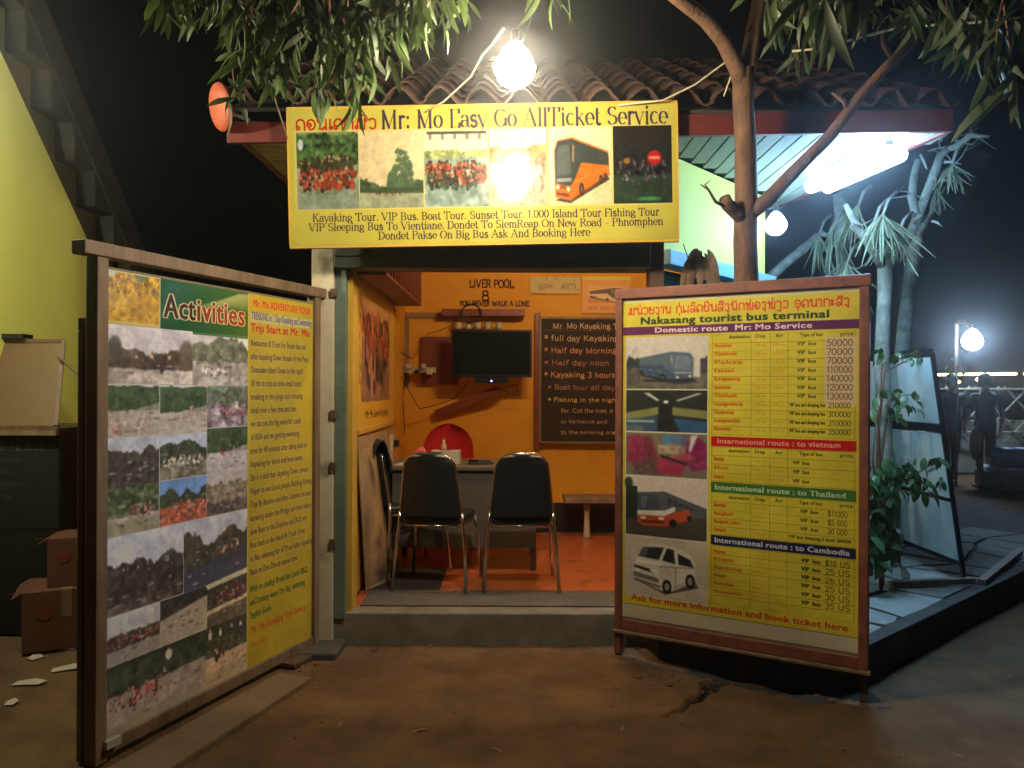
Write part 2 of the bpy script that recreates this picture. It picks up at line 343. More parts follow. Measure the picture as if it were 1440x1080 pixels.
# stroke font: advance, then strokes; numbers are tenths of the em, c = arc (cx cy rx ry a0 a1), s = serif (x y half-width)
SF = {
'A':'7.2|.6 0 3.4 7|3.4 7 6.2 0|1.7 2.5 5 2.5|s .6 0 1|s 6.2 0 1.1','B':'6.2|1.3 0 1.3 7|1.3 7 3 7|c 3 5.3 1.9 1.7 90 -90|1.3 3.6 3.2 3.6|c 3.2 1.8 2.2 1.8 90 -90|1.3 0 3.2 0|s 1 7 .6|s 1 0 .6',
'C':'6.5|c 3.6 3.5 2.9 3.5 45 315','D':'7|1.3 0 1.3 7|1.3 7 3 7|c 3 3.5 3.2 3.5 90 -90|1.3 0 3 0|s 1 7 .7|s 1 0 .7',
'E':'5.8|1.3 0 1.3 7|1.3 7 5.1 7|1.3 3.6 4 3.6|1.3 0 5.2 0|5.1 7 5.1 5.8|5.2 0 5.3 1.4|s 1 7 .7|s 1 0 .7','F':'5.5|1.3 0 1.3 7|1.3 7 5.1 7|1.3 3.6 4 3.6|5.1 7 5.1 5.8|s 1.3 0 1|s 1 7 .7',
'G':'7|c 3.6 3.5 2.9 3.5 45 330|6.1 .6 6.1 3|s 6 3 .9','H':'7.3|1.4 0 1.4 7|5.8 0 5.8 7|1.4 3.6 5.8 3.6|s 1.4 0 1|s 1.4 7 1|s 5.8 0 1|s 5.8 7 1','I':'3.2|1.6 0 1.6 7|s 1.6 0 1|s 1.6 7 1',
'K':'7|1.4 0 1.4 7|5.6 7 1.4 3|2.8 4.3 6 0|s 1.4 0 1|s 1.4 7 1|s 5.6 7 .9|s 5.9 0 1','L':'5.6|1.4 0 1.4 7|1.4 0 5 0|5 0 5.1 1.6|s 1.4 7 1','M':'8.6|1.3 0 1.3 7|1.3 7 4.1 .2|4.1 .2 7 7|7 7 7 0|s 1.2 0 .9|s .9 7 .7|s 7.1 0 1|s 7.3 7 .7',
'N':'7.4|1.3 0 1.3 7|1.3 7 6 0|6 0 6 7|s 1.3 0 .9|s 1 7 .7|s 6 7 .9','O':'7.2|c 3.6 3.5 3 3.5 0 360','P':'6|1.3 0 1.3 7|1.3 7 3.2 7|c 3.2 5.2 2.1 1.8 90 -90|1.3 3.4 3.2 3.4|s 1.3 0 1|s 1 7 .7',
'R':'6.8|1.3 0 1.3 7|1.3 7 3.2 7|c 3.2 5.3 2 1.7 90 -90|1.3 3.6 3.2 3.6|3.2 3.6 6 0|s 1.3 0 1|s 1 7 .7|s 6.1 0 .7','S':'5.6|c 2.8 5.3 1.9 1.7 30 250|c 2.8 1.8 2.1 1.8 90 -160|2.2 3.7 3.2 3.4','T':'6.4|3.1 0 3.1 7|.4 7 5.9 7|.4 7 .4 5.8|5.9 7 5.9 5.8|s 3.1 0 1.1',
'V':'7|.7 7 3.4 0|3.4 0 6 7|s .8 7 1|s 6 7 .9','U':'7|1.3 7 1.3 2.4|c 3.5 2.4 2.2 2.4 180 360|5.7 2.4 5.7 7','W':'9.4|.6 7 2.6 0|2.6 0 4.5 6|4.5 6 6.6 0|6.6 0 8.6 7','Y':'6.6|.6 7 3.2 3.4|6 7 3.2 3.4|3.2 3.4 3.2 0','J':'4|2.9 7 2.9 1.6|c 1.6 1.6 1.3 1.6 0 -170','Q':'7.2|c 3.6 3.5 3 3.5 0 360|4 1.5 6.6 -.6','X':'6.6|.8 7 5.8 0|5.8 7 .8 0','Z':'6|.8 7 5.2 7|5.2 7 .8 0|.8 0 5.3 0',
'a':'4.9|c 2.2 3.4 1.5 1.4 160 0|3.7 3.4 3.7 .7|3.7 .7 4.5 0|c 2.1 1.35 1.6 1.35 60 300|2.9 2.5 3.7 2.7','b':'5.3|1.2 0 1.2 7|c 2.7 2.4 1.9 2.4 140 -140|s .8 7 .5','c':'4.5|c 2.5 2.4 1.9 2.4 50 310','d':'5.4|4.2 0 4.2 7|c 2.7 2.4 1.9 2.4 40 320|s 3.8 7 .5|s 4.5 0 .5',
'e':'4.7|c 2.5 2.4 1.9 2.4 0 310|.7 2.5 4.3 2.5','f':'3.6|1.6 0 1.6 5.6|c 2.8 5.6 1.2 1.4 180 50|.5 4.6 3 4.6|s 1.6 0 1','g':'5|c 2.4 3.2 1.6 1.5 0 360|c 2.4 -.7 1.9 1.2 0 360|1.3 1.9 1.2 .8|1.2 .6 3.4 .5','h':'5.6|1.3 0 1.3 7|c 2.8 3 1.5 1.7 170 0|4.3 3 4.3 0|s 1.3 0 .9|s 4.3 0 .9|s .9 7 .5',
'i':'2.8|1.4 0 1.4 4.7|1.4 6.4 1.4 6.7|s 1.4 0 .9|s 1 4.7 .5','j':'2.6|1.5 4.7 1.5 -1|1.5 6.4 1.5 6.7','k':'5.4|1.3 0 1.3 7|4.2 4.6 1.3 1.8|2.4 2.9 4.7 0|s 1.3 0 .9|s 4.1 4.6 .7|s 4.7 0 .7|s .9 7 .5','l':'2.8|1.4 0 1.4 7|s 1.4 0 .9|s 1 7 .5',
'm':'8.2|1.3 0 1.3 4.7|c 2.7 3 1.4 1.7 170 0|4.1 3 4.1 0|c 5.5 3 1.4 1.7 170 0|6.9 3 6.9 0|s 1.3 0 .8|s 4.1 0 .8|s 6.9 0 .8|s .9 4.7 .5','n':'5.6|1.3 0 1.3 4.7|c 2.8 3 1.5 1.7 170 0|4.3 3 4.3 0|s 1.3 0 .9|s 4.3 0 .9|s .9 4.7 .5','o':'5|c 2.5 2.4 1.9 2.4 0 360','p':'5.4|1.3 -2 1.3 4.7|c 2.8 2.4 1.8 2.4 140 -140|s 1.3 -2 .9|s .9 4.7 .5','q':'5.4|4.2 -2 4.2 4.7|c 2.7 2.4 1.8 2.4 40 320',
'r':'4|1.3 0 1.3 4.7|c 2.7 3.4 1.3 1.3 160 60|s 1.3 0 .9|s .9 4.7 .5','s':'4.1|c 2 3.5 1.3 1.2 40 260|c 2 1.3 1.4 1.3 90 -150|1.6 2.5 2.4 2.4','t':'3.4|1.5 6.2 1.5 1.2|c 2.4 1.2 .9 1.2 180 310|.4 4.6 2.9 4.6','u':'5.6|1.3 4.7 1.3 1.7|c 2.7 1.7 1.4 1.7 180 350|4.2 4.7 4.2 0|s .9 4.7 .5|s 3.8 4.7 .5|s 4.6 0 .5',
'v':'5|.5 4.7 2.5 0|2.5 0 4.4 4.7|s .6 4.7 .8|s 4.4 4.7 .7','w':'7.2|.5 4.7 2.2 0|2.2 0 3.6 4.4|3.6 4.4 5.2 0|5.2 0 6.7 4.7','x':'4.9|.6 4.7 4.2 0|4.2 4.7 .6 0','y':'5|.5 4.7 2.6 .1|4.4 4.7 2 -1.8|2 -1.8 1 -1.9|s .6 4.7 .8|s 4.4 4.7 .7','z':'4.6|.7 4.7 3.9 4.7|3.9 4.7 .7 0|.7 0 4 0',
'0':'5.2|c 2.6 3.5 2 3.5 0 360','1':'4|2.2 0 2.2 7|2.2 7 1 5.9','2':'5.2|c 2.5 5.2 1.8 1.8 170 -40|3.9 4 .8 0|.8 0 4.5 0','3':'5|c 2.3 5.3 1.7 1.7 150 -80|c 2.3 1.8 1.9 1.8 85 -150','4':'5.2|3.6 0 3.6 7|3.6 7 .6 2.2|.6 2.2 4.7 2.2','5':'5|4.2 7 1.4 7|1.4 7 1.1 4|c 2.4 2.2 2 2.2 130 -150','6':'5.2|c 2.6 2.2 1.9 2.2 0 360|c 3.6 2.8 2.9 4.2 110 180','7':'5|.6 7 4.4 7|4.4 7 2 0','8':'5.2|c 2.6 5.3 1.6 1.7 0 360|c 2.6 1.8 2 1.8 0 360','9':'5.2|c 2.6 4.8 1.9 2.2 0 360|4.5 4.6 3.4 0',
':':'2.6|1.3 .3 1.3 .7|1.3 4 1.3 4.4','.':'2.2|1.1 .2 1.1 .5','/':'4|.4 -.5 3.4 7','%':'6|1 0 5 7',',':'2.2|1.2 .4 .8 -1','-':'4|.8 2.6 3.2 2.6','*':'4.4|.6 3 3.8 5.6|.6 5.6 3.8 3|2.2 6.2 2.2 2.4','$':'5.2|c 2.6 5 1.7 1.5 30 250|c 2.6 2 1.8 1.6 90 -160|2.6 7.6 2.6 -.6','=':'4|.8 2 3.4 2|.8 3.6 3.4 3.6','!':'2.6|1.3 2 1.3 7|1.3 .2 1.3 .6',
# lao consonants, vowels and marks
'ດ':'5|c 1.3 .9 .7 .8 0 360|.6 1 .6 3|c 2.5 3 1.9 2 180 0|4.4 3 4.4 0','ອ':'5|c 2.5 2.5 1.9 2.4 200 -120|c 1.7 2.2 .8 .8 0 360','ນ':'5.4|c 1.2 4.3 .6 .6 0 360|1.8 4.3 1.8 1|c 2.6 1 .8 .9 180 360|3.4 .9 4.6 .9|4.6 0 4.6 4.8','ເ':'2.6|1.2 4.9 1.2 1|c 1.6 .8 .6 .6 0 360','ຫ':'6.6|c 1.2 .8 .6 .7 0 360|1.7 .8 1.7 4.8|1.7 3.4 3 4.8|3 4.8 3 .1|3 .1 5 0|5 0 5 4.4|c 5.5 4.3 .6 .6 0 360','ວ':'4.4|c 2 3.6 1.6 1.3 150 0|3.6 3.6 3.6 1.4|c 2.2 1.2 1.4 1.2 0 -150','ຍ':'5.2|c 1.3 4.2 .7 .7 0 360|.7 4 .7 1.5|c 2.5 1.5 1.9 1.5 180 360|4.4 1.5 4.4 4.8|.9 2.6 3 2.8','ງ':'4.2|c 2 4 1 .8 180 0|3 4 3 -1.2|3 -1.2 1 .6','າ':'3.2|c 1.4 3.9 1 1 160 0|2.4 3.9 2.4 0','ກ':'5|.7 3.6 1.3 3|c 2.5 3 1.9 1.9 160 0|4.4 3 4.4 0|1 2.6 1 0','ມ':'5.6|1.2 4.8 1.2 .8|c 1.6 .8 .7 .7 0 360|2 .8 4.6 .8|4.6 0 4.6 4.8','ລ':'5|c 2.4 3.4 1.7 1.5 160 0|4.1 3.4 4.1 0|c 1.9 1.2 1.2 1.2 0 360','ຂ':'5|c 1.4 4 .7 .7 0 360|.9 3.5 1 1.2|c 2.6 1.2 1.6 1.2 180 360|4.2 1.2 4.2 4.8','ສ':'5.2|c 2.4 3.2 1.7 1.6 160 0|4.1 3.2 4.1 0|c 1.9 1.2 1.2 1.2 0 360|4 4.2 5 5.4','ທ':'6|c 1.2 4.2 .6 .6 0 360|1.8 4.2 1.8 0|1.8 2.4 3.4 4.8|3.4 4.8 3.4 0|3.4 .2 5.2 0|5.2 0 5.2 4.8','ຽ':'4.4|c 2 4 1.4 .9 170 0|3.4 4 3.4 -1.8|3.4 -1.8 1 -1.4','ຈ':'5|c 2.5 2.5 1.9 2.4 150 -140|.8 2.4 3 2.4','ະ':'3|c 1.2 3.4 .6 .6 90 400|c 1.2 1.2 .6 .6 90 400','ຸ':'0|-2.2 -.6 -2.2 -2','່':'0|-2.2 5.8 -2.2 7','ົ':'0|c -2.4 6 1.3 .8 200 -20','ັ':'0|c -2.4 6.4 1.2 .8 180 360',
}
def glyph(ch):
    g = SF.get(ch); 
    if g is None: return 4.0, [], []
    parts = g.split('|'); adv = float(parts[0]); st=[]; se=[]
    for p in parts[1:]:
        t = p.split()
        if t[0]=='c':
            cx,cy,rx,ry,a0,a1 = map(float,t[1:]); n=max(4,int(abs(a1-a0)/24))
            st.append([(cx+rx*math.cos(math.radians(a0+(a1-a0)*i/n)), cy+ry*math.sin(math.radians(a0+(a1-a0)*i/n))) for i in range(n+1)])
        elif t[0]=='s': x,y,h = map(float,t[1:]); se.append([(x-h,y),(x+h,y)])
        else:
            q=list(map(float,t)); st.append([(q[i],q[i+1]) for i in range(0,len(q),2)])
    return adv, st, se
def stext(cv, txt, u0, v_base, cap, col, width=None, serif=True, thick=1.25, thin=.28, al=1.0, jit=0.0, slope=0.0, outline=None):
    gl=[]; x=0
    for ch in txt:
        if ch==' ': x+=3.2; continue
        a,st,se=glyph(ch); gl.append((st,se,x)); x+=a
    sy=cap*cv.H/7.0; sx=(width*cv.W/x) if width else sy
    X=u0*cv.W; Y=v_base*cv.H; rr=random.Random(len(txt)*7+int(X))
    for pas in ([outline] if outline else [])+[None]:
        for st,se,gx in gl:
            jy=rr.uniform(-jit,jit); js=1+rr.uniform(-jit,jit)*.15
            for k,pl in enumerate(st+(se if serif else [])):
                for (xa,ya),(xb,yb) in zip(pl,pl[1:]):
                    x0=X+(gx+xa)*sx; x1=X+(gx+xb)*sx
                    y0=Y-(ya*js+jy)*sy+slope*(x0-X); y1=Y-(yb*js+jy)*sy+slope*(x1-X)
                    if serif:
                        dx,dy=xb-xa,yb-ya; L=math.hypot(dx,dy)+1e-9; vv=abs(dy)/L
                        if k>=len(st): wd=thin
                        elif dx*dy>0 and .3<vv<.97 and L>3: wd=thin*1.3
                        else: wd=thin+(thick-thin)*vv**1.6
                        if L<.6: wd=thick
                    else: wd=thick
                    if pas: cv.seg(x0,y0,x1,y1,wd*min(sx,sy*1.2)+pas[1],pas[0],al)
                    else: cv.seg(x0,y0,x1,y1,wd*min(sx,sy*1.2),col,al)
# printed photographs: soft procedural landscapes, crowds and buses
def land(cv, u0,v0,u1,v1, seed, sky=(200,205,215), tree=(45,60,35), gnd=(120,115,90), hz=.45, amp=.12, people=None, gv=.5, cloud=.25, tv=.6, border=None, th=.16):
    x0,x1=int(u0*cv.W),int(u1*cv.W); y0,y1=int(v0*cv.H),int(v1*cv.H); w,h=x1-x0,y1-y0
    if w<4 or h<4: return
    if border:
        cv.rect(u0,v0,u1,v1,border); x0+=1;x1-=1;y0+=1;y1-=1;w-=2;h-=2
    rs=np.random.RandomState(seed); n1=noise(h,w,max(6,w/3),seed,5); n2=noise(h,w,max(3,w/14),seed+1,4); n3=noise(h,w,4,seed+2,2)
    yy=np.linspace(0,1,h)[:,None]*np.ones((1,w))
    top=hz-amp*(noise(1,w,w/4,seed+3,4)*2-.35); bot=hz+th+.06*noise(1,w,w/3,seed+4,3)
    a=np.zeros((h,w,3),np.float32); S,T,G=srgbc(*sky),srgbc(*tree),srgbc(*gnd)
    a[:]=S; a*= (1-cloud*(n1[:,:,None]-.35)); 
    mt=(yy>top-.06*(n3-.5)); tr=T*(1+tv*2*(n2[:,:,None]-.5)+ .5*(n3[:,:,None]-.5)); a=np.where(mt[:,:,None],tr,a)
    mg=(yy>bot); gr=G*(1+gv*(n1[:,:,None]-.5)+gv*1.3*(n2[:,:,None]-.5)); a=np.where(mg[:,:,None],gr,a)
    cv.a[y0:y1,x0:x1]=np.clip(a,0,1)
    for (n,pc,cy,sy_,sz,cx,sx_) in (people or []):
        n=int(n*1.8); sz*=.72
        for i in range(n):
            px=x0+w*(cx+sx_*(rs.rand()-.5)); py=y0+h*(cy+sy_*(rs.rand()-.5)); z=h*sz*(.7+.6*rs.rand()); c=np.array(pc)*(.7+.5*rs.rand())
            if x0+z<px<x1-z and y0+z*2<py<y1-z:
                cv.ell(px,py,z*.62,z,c,.9); cv.ell(px,py-z*1.25,z*.42,z*.45,(60,42,34) if rs.rand()<.6 else (190,150,120),.95)
                if rs.rand()<.4: cv.ell(px,py+z*.9,z*.5,z*.5,(35,35,45),.8)
def soften(cv,u0,v0,u1,v1,k=2,n=2,mot=.18,seed=1):
    x0,x1=int(u0*cv.W),int(u1*cv.W); y0,y1=int(v0*cv.H),int(v1*cv.H); a=cv.a[y0:y1,x0:x1].copy()
    for _ in range(n):
        for ax in (0,1):
            p=np.pad(a,[(k,k) if i==ax else (0,0) for i in range(3)],mode='edge'); c=np.cumsum(p,axis=ax)
            z=np.zeros_like(np.take(c,[0],axis=ax)); c=np.concatenate([z,c],axis=ax); m=a.shape[ax]
            a=(np.take(c,range(2*k+1,2*k+1+m),axis=ax)-np.take(c,range(0,m),axis=ax))/(2*k+1)
    h,w=a.shape[:2]; a*=1+mot*2*(noise(h,w,16,seed,3)[:,:,None]-.5)+mot*(noise(h,w,30,seed+5,3)[:,:,None]-.5)
    cv.a[y0:y1,x0:x1]=np.clip(a,0,1)
def bus(cv,u0,v0,u1,v1,body,glass,bg,ground,flip=False,low=None):
    cv.rect(u0,v0,u1,v1,bg); W=(u1-u0)*cv.W; H=(v1-v0)*cv.H; X=u0*cv.W; Y=v0*cv.H
    def p(*a): return [(X+W*((1-x) if flip else x),Y+H*y) for x,y in a]
    cv.poly(p((0,.80),(1,.66),(1,1),(0,1)),ground)
    cv.poly(p((.10,.94),(.34,.98),(.97,.68),(.93,.62)),(45,42,40),.85)
    cv.poly(p((.10,.90),(.09,.30),(.14,.17),(.38,.13),(.95,.32),(.97,.62),(.36,.95)),body)
    cv.poly(p((.10,.72),(.10,.30),(.15,.18),(.37,.15),(.95,.34),(.96,.50),(.52,.46),(.42,.66),(.34,.76)),glass)
    cv.poly(p((.13,.62),(.13,.32),(.17,.24),(.33,.22),(.36,.60)),tuple(min(255,c+38) for c in glass),.7)
    cv.poly(p((.12,.66),(.36,.65),(.36,.70),(.12,.71)),(200,205,190),.6)
    for cx,cy,r in ((.52,.80,.055),(.83,.68,.04),(.90,.65,.035)):
        q=p((cx,cy))[0]; cv.ell(q[0],q[1],W*r*.7,H*r*1.5,(30,28,28)); cv.ell(q[0],q[1],W*r*.35,H*r*.75,(110,105,100))
    for i in range(5):
        a=.56+i*.08; cv.poly(p((a,.34-.0+i*.018),(a+.008,.34+i*.018),(a+.008,.47+i*.012),(a,.47+i*.012)),(70,75,75),.5)
    cv.poly(p((.12,.83),(.32,.86),(.32,.90),(.12,.87)),tuple(int(c*.55) for c in body))
    for i in range(14):
        a=.44+i*.036; cv.poly(p((a,.60-i*.012),(a+.004,.60-i*.012),(a+.004,.88-i*.018),(a,.88-i*.018)),tuple(int(c*.8) for c in body),.5)
    cv.poly(p((.40,.70),(.96,.51),(.96,.525),(.40,.72)),tuple(min(255,int(c*1.15)+20) for c in body),.7)
    cv.poly(p((.36,.92),(.97,.60),(.97,.62),(.36,.95)),tuple(int(c*.5) for c in body),.7)
    cv.ell(p((.14,.77))[0][0],p((.14,.77))[0][1],W*.022,H*.03,(240,235,210),.9); cv.ell(p((.31,.80))[0][0],p((.31,.80))[0][1],W*.022,H*.03,(240,235,210),.9)
    cv.poly(p((.18,.74),(.27,.75),(.27,.80),(.18,.79)),(70,60,55),.7)
    q=p((.385,.22),(.41,.24),(.40,.46),(.375,.44)); cv.poly(q,(190,150,110),.8)
def minivan(cv,u0,v0,u1,v1,bg):
    cv.rect(u0,v0,u1,v1,bg); W=(u1-u0)*cv.W; H=(v1-v0)*cv.H; X=u0*cv.W; Y=v0*cv.H
    def p(*a): return [(X+W*x,Y+H*y) for x,y in a]
    cv.poly(p((.12,.74),(.5,.94),(.9,.76),(.86,.66)),(70,66,62),.8)
    cv.poly(p((.10,.72),(.09,.48),(.14,.36),(.22,.16),(.34,.08),(.60,.10),(.80,.22),(.86,.36),(.86,.66),(.60,.86),(.46,.88)),(212,206,196))
    cv.poly(p((.16,.33),(.23,.16),(.48,.14),(.42,.36)),(45,48,50)); cv.poly(p((.46,.36),(.52,.15),(.60,.16),(.62,.40)),(40,42,44))
    cv.poly(p((.65,.22),(.80,.30),(.84,.42),(.66,.40)),(42,44,46)); cv.poly(p((.11,.48),(.36,.54),(.36,.60),(.11,.53)),(60,60,60))
    cv.poly(p((.10,.60),(.42,.68),(.42,.76),(.10,.68)),(120,116,110)); cv.poly(p((.30,.50),(.42,.53),(.42,.60),(.32,.58)),(225,225,220))
    for i in range(5): cv.poly(p((.12,.60+i*.014),(.40,.665+i*.016),(.40,.668+i*.016),(.12,.603+i*.014)),(60,60,60),.8)
    cv.poly(p((.60,.86),(.86,.66),(.86,.60),(.60,.78)),(176,170,160),.8); cv.poly(p((.46,.88),(.60,.86),(.60,.50),(.44,.46)),(196,190,180),.7)
    cv.poly(p((.42,.46),(.86,.42),(.86,.44),(.42,.49)),(150,146,140),.9); cv.poly(p((.10,.70),(.44,.80),(.44,.84),(.12,.75)),(96,92,88),.9)
    cv.poly(p((.20,.18),(.30,.15),(.26,.33),(.17,.32)),(110,118,122),.6); cv.ell(p((.16,.57))[0][0],p((.16,.57))[0][1],W*.03,H*.03,(235,235,230),.9)
    for cx,cy in ((.52,.80),(.80,.66)):
        q=p((cx,cy))[0]; cv.ell(q[0],q[1],W*.055,H*.12,(28,28,28)); cv.ell(q[0],q[1],W*.03,H*.065,(150,148,142))
    cv.poly(p((.62,.46),(.63,.46),(.63,.80),(.62,.80)),(120,116,110)); cv.poly(p((.12,.40),(.44,.40),(.46,.44),(.13,.44)),(235,230,222))
# --- canvas 1: banner
BN = Canvas(1650, 545, (212,198,84))
BN.a *= (1+.10*(noise(545,1650,120,5,3)[:,:,None]-.5)); BN.rect(.012,.155,.99,.745,(226,205,120))
land(BN,.018,.17,.178,.735,11,th=0.36,sky=(150,165,110),tree=(70,95,55),gnd=(150,160,140),hz=.06,amp=.05,tv=1.0,people=[(70,(165,70,45),.60,.26,.055,.5,.9),(26,(70,70,45),.42,.1,.06,.5,.9)])
BN.ell(.028*1650,.26*545,12,22,(205,215,220)); BN.rect(.018,.63,.178,.735,(148,158,140),.6)
land(BN,.18,.17,.345,.735,12,th=0.05,sky=(228,206,160),tree=(78,95,70),gnd=(165,170,140),hz=.72,amp=.10,cloud=.06,gv=.22,people=[(16,(160,90,60),.80,.05,.02,.45,.4)])
for i in range(420):
    a=R.uniform(0,PI); rr=math.sqrt(R.random()); BN.ell((.285+.036*rr*math.cos(a))*1650,(.60-.27*rr*math.sin(a)*(1.1 if math.cos(a)>-.3 else .7))*545,R.uniform(4,9),R.uniform(4,9),(int(70+R.random()*30),int(92+R.random()*28),int(66+R.random()*20)),.8)
land(BN,.348,.17,.515,.735,13,th=0.06,sky=(236,226,190),tree=(165,170,110),gnd=(150,170,158),hz=.28,amp=.04,people=[(70,(175,80,50),.58,.26,.055,.5,.9),(30,(70,80,60),.66,.2,.05,.4,.8)])
BN.rect(.355,.18,.51,.20,(70,66,52)); 
for i in range(5): BN.rect(.36+i*.032,.195,.368+i*.032,.24,(90,84,66),.7)
land(BN,.518,.17,.665,.735,14,th=0.1,sky=(226,222,200),tree=(190,150,90),gnd=(200,170,130),hz=.3,amp=.1,people=[(50,(200,110,60),.62,.4,.04,.6,.7)])
for i in range(26): BN.seg(R.uniform(.60,.66)*1650,R.uniform(.3,.7)*545,R.uniform(.53,.6)*1650,R.uniform(.3,.72)*545,3,(190,120,70),.5)
bus(BN,.67,.165,.833,.735,(222,110,35),(58,64,60),(232,214,170),(226,208,160))
land(BN,.838,.165,.99,.735,16,th=0.3,sky=(40,36,30),tree=(34,34,34),gnd=(45,60,45),hz=.3,amp=.1,people=[(26,(90,80,110),.62,.3,.03,.5,.8),(6,(200,200,190),.6,.2,.02,.4,.7)])
BN.ell(.944*1650,.40*545,30,30,(190,36,24),.95,8); BN.rect(.930,.39,.958,.41,(240,150,130)); BN.ell(.873*1650,.42*545,14,12,(190,130,50),.8,6)
BN.ell(.93*1650,.70*545,50,8,(70,170,90),.8,5)
BN.poly([(.18*1650,.59*545),(.345*1650,.58*545),(.345*1650,.63*545),(.18*1650,.62*545)],(66,80,54),.85)
for q,k in (((.018,.17,.178,.735),2),((.18,.17,.345,.735),2),((.348,.17,.515,.735),2),((.518,.17,.665,.735),3),((.67,.17,.833,.735),2),((.838,.17,.99,.735),3)): soften(BN,*q,k=k,mot=.10,seed=int(q[0]*100))
stext(BN,'ດອນເດດຫົວ',.016,.150,.105,(196,52,26),.212,serif=False,thick=.85)
stext(BN,'Mr: Mo Easy Go AllTicket Service',.238,.150,.128,(66,50,72),.742,thick=1.25,thin=.3)
stext(BN,'Kayaking Tour. VIP Bus. Boat Tour. Sunset Tour. 1.000 Island Tour Fishing Tour',.055,.825,.055,(70,48,66),.90,thick=1.15,thin=.45)
stext(BN,'VIP Sleeping Bus To Vientiane. Dondet To SiemReap On New Road - Phnomphen',.045,.895,.055,(70,48,66),.92,thick=1.15,thin=.45)
stext(BN,'Dondet Pakse On Big Bus Ask And Booking Here',.225,.965,.055,(70,48,66),.55,thick=1.15,thin=.45)
BN.grain(.06); BN.a*=np.array([.82,.83,.84],np.float32)
# --- canvas 2: activities poster
AC = Canvas(1040, 1400, (172,160,150))
def A(u0,v0,u1,v1,seed,**k): land(AC,u0,v0,u1,v1,seed,**k)
A(0,0,.2,.113,21,sky=(95,120,90),tree=(190,150,50),gnd=(200,160,60),hz=.25,amp=.3,tv=.7)
for i in range(40): AC.seg(R.uniform(.05,.18)*1040,R.uniform(.005,.11)*1400,R.uniform(.06,.19)*1040,R.uniform(.005,.11)*1400,3,(R.randint(190,225),R.randint(140,170),R.randint(50,90)),.5)
AC.rect(0,.108,.2,.114,(214,200,120)); AC.rect(.196,0,.2,.114,(214,200,120)); AC.rect(0,0,.2,.003,(214,200,120)); AC.rect(0,0,.03,.012,(190,215,235),.8)
for i in range(120):
    t=i/119; AC.rect(.2+.408*t,0,.2+.408*(t+.01),.122,(int(20+60*t),int(84+30*t),int(56-6*t)))
for i in range(40):
    t=i/40; AC.poly([(.36*1040+t*60,.050*1400),(.56*1040,.006*1400),(.608*1040,.004*1400),(.608*1040,(.008+.045*(1-t))*1400)],(205,196,130),.035)
def act(txt,u0,wd,cc): btext(AC,txt,u0,.088,.056,cc,wd,bold=2.2,outline=((232,206,160),3.0))
act('Act',.215,.135,(52,38,28)); act('i',.352,.026,(120,50,26)); act('vi',.380,.066,(150,62,30)); act('ties',.447,.146,(165,72,34))
A(0,.116,.337,.243,22,sky=(196,190,196),tree=(82,66,52),gnd=(176,160,146),hz=.55,amp=.25,gv=.6,cloud=.35,people=[(14,(70,50,38),.66,.12,.10,.55,.4)])
AC.ell(.03*1040,.165*1400,26,36,(60,62,52),.9,10); AC.ell(.31*1040,.175*1400,34,50,(86,72,52),.9,12)
A(.337,.123,.607,.246,23,sky=(196,190,188),tree=(92,96,70),gnd=(150,142,128),hz=.32,amp=.28,people=[(14,(222,206,206),.70,.1,.07,.4,.5)])
ph=dict(gv=.35)
A(0,.247,.198,.358,24,th=0.42,sky=(205,208,205),tree=(52,76,42),gnd=(166,150,130),hz=.05,amp=.05,people=[(7,(205,66,34),.82,.2,.06,.15,.25),(12,(196,120,80),.72,.4,.05,.72,.3)]); AC.poly([(0,.302*1400),(.1*1040,.300*1400),(.198*1040,.285*1400),(.198*1040,.357*1400),(0,.357*1400)],(168,152,132),.55)
A(.2,.247,.402,.36,25,th=0.48,sky=(205,208,205),tree=(52,76,42),gnd=(166,150,130),hz=.05,amp=.04,people=[(9,(205,86,60),.6,.3,.05,.6,.5)]); AC.poly([(.2*1040,.318*1400),(.402*1040,.295*1400),(.402*1040,.36*1400),(.2*1040,.36*1400)],(172,158,140),.6)
A(.404,.247,.606,.352,26,th=0.2,sky=(120,135,115),tree=(80,92,70),gnd=(120,105,110),hz=.2,amp=.2,gv=1.2,people=[(14,(205,90,110),.65,.25,.06,.6,.6)])
A(0,.360,.198,.468,27,th=0.45,sky=(190,194,205),tree=(60,54,46),gnd=(64,60,52),hz=.42,amp=.22,gv=1.0,cloud=.4)
A(.2,.362,.402,.466,28,th=0.22,sky=(176,186,205),tree=(52,60,42),gnd=(120,110,84),hz=.38,amp=.25,gv=.8,people=[(20,(205,190,150),.62,.15,.07,.5,.9)])
A(.404,.354,.606,.466,29,th=0.42,sky=(60,90,50),tree=(50,72,42),gnd=(170,158,150),hz=.1,amp=.1,people=[(6,(210,50,80),.55,.12,.06,.5,.4)]); AC.poly([(.404*1040,.43*1400),(.606*1040,.40*1400),(.606*1040,.466*1400),(.404*1040,.466*1400)],(170,160,152),.6)
A(0,.468,.198,.572,30,th=0.5,sky=(70,96,52),tree=(74,92,52),gnd=(170,130,110),hz=.1,amp=.2,tv=.9,people=[(20,(190,100,80),.62,.4,.06,.65,.5)]); AC.rect(0,.54,.198,.572,(130,146,88),.6)
A(.2,.468,.402,.572,31,th=0.16,sky=(90,140,200),tree=(52,66,42),gnd=(196,80,40),hz=.42,amp=.2,gv=.7,people=[(40,(225,80,36),.7,.35,.07,.6,.75)])
A(.404,.468,.606,.572,32,th=0.3,sky=(180,170,155),tree=(130,112,78),gnd=(90,78,72),hz=.35,amp=.2,gv=1.1)
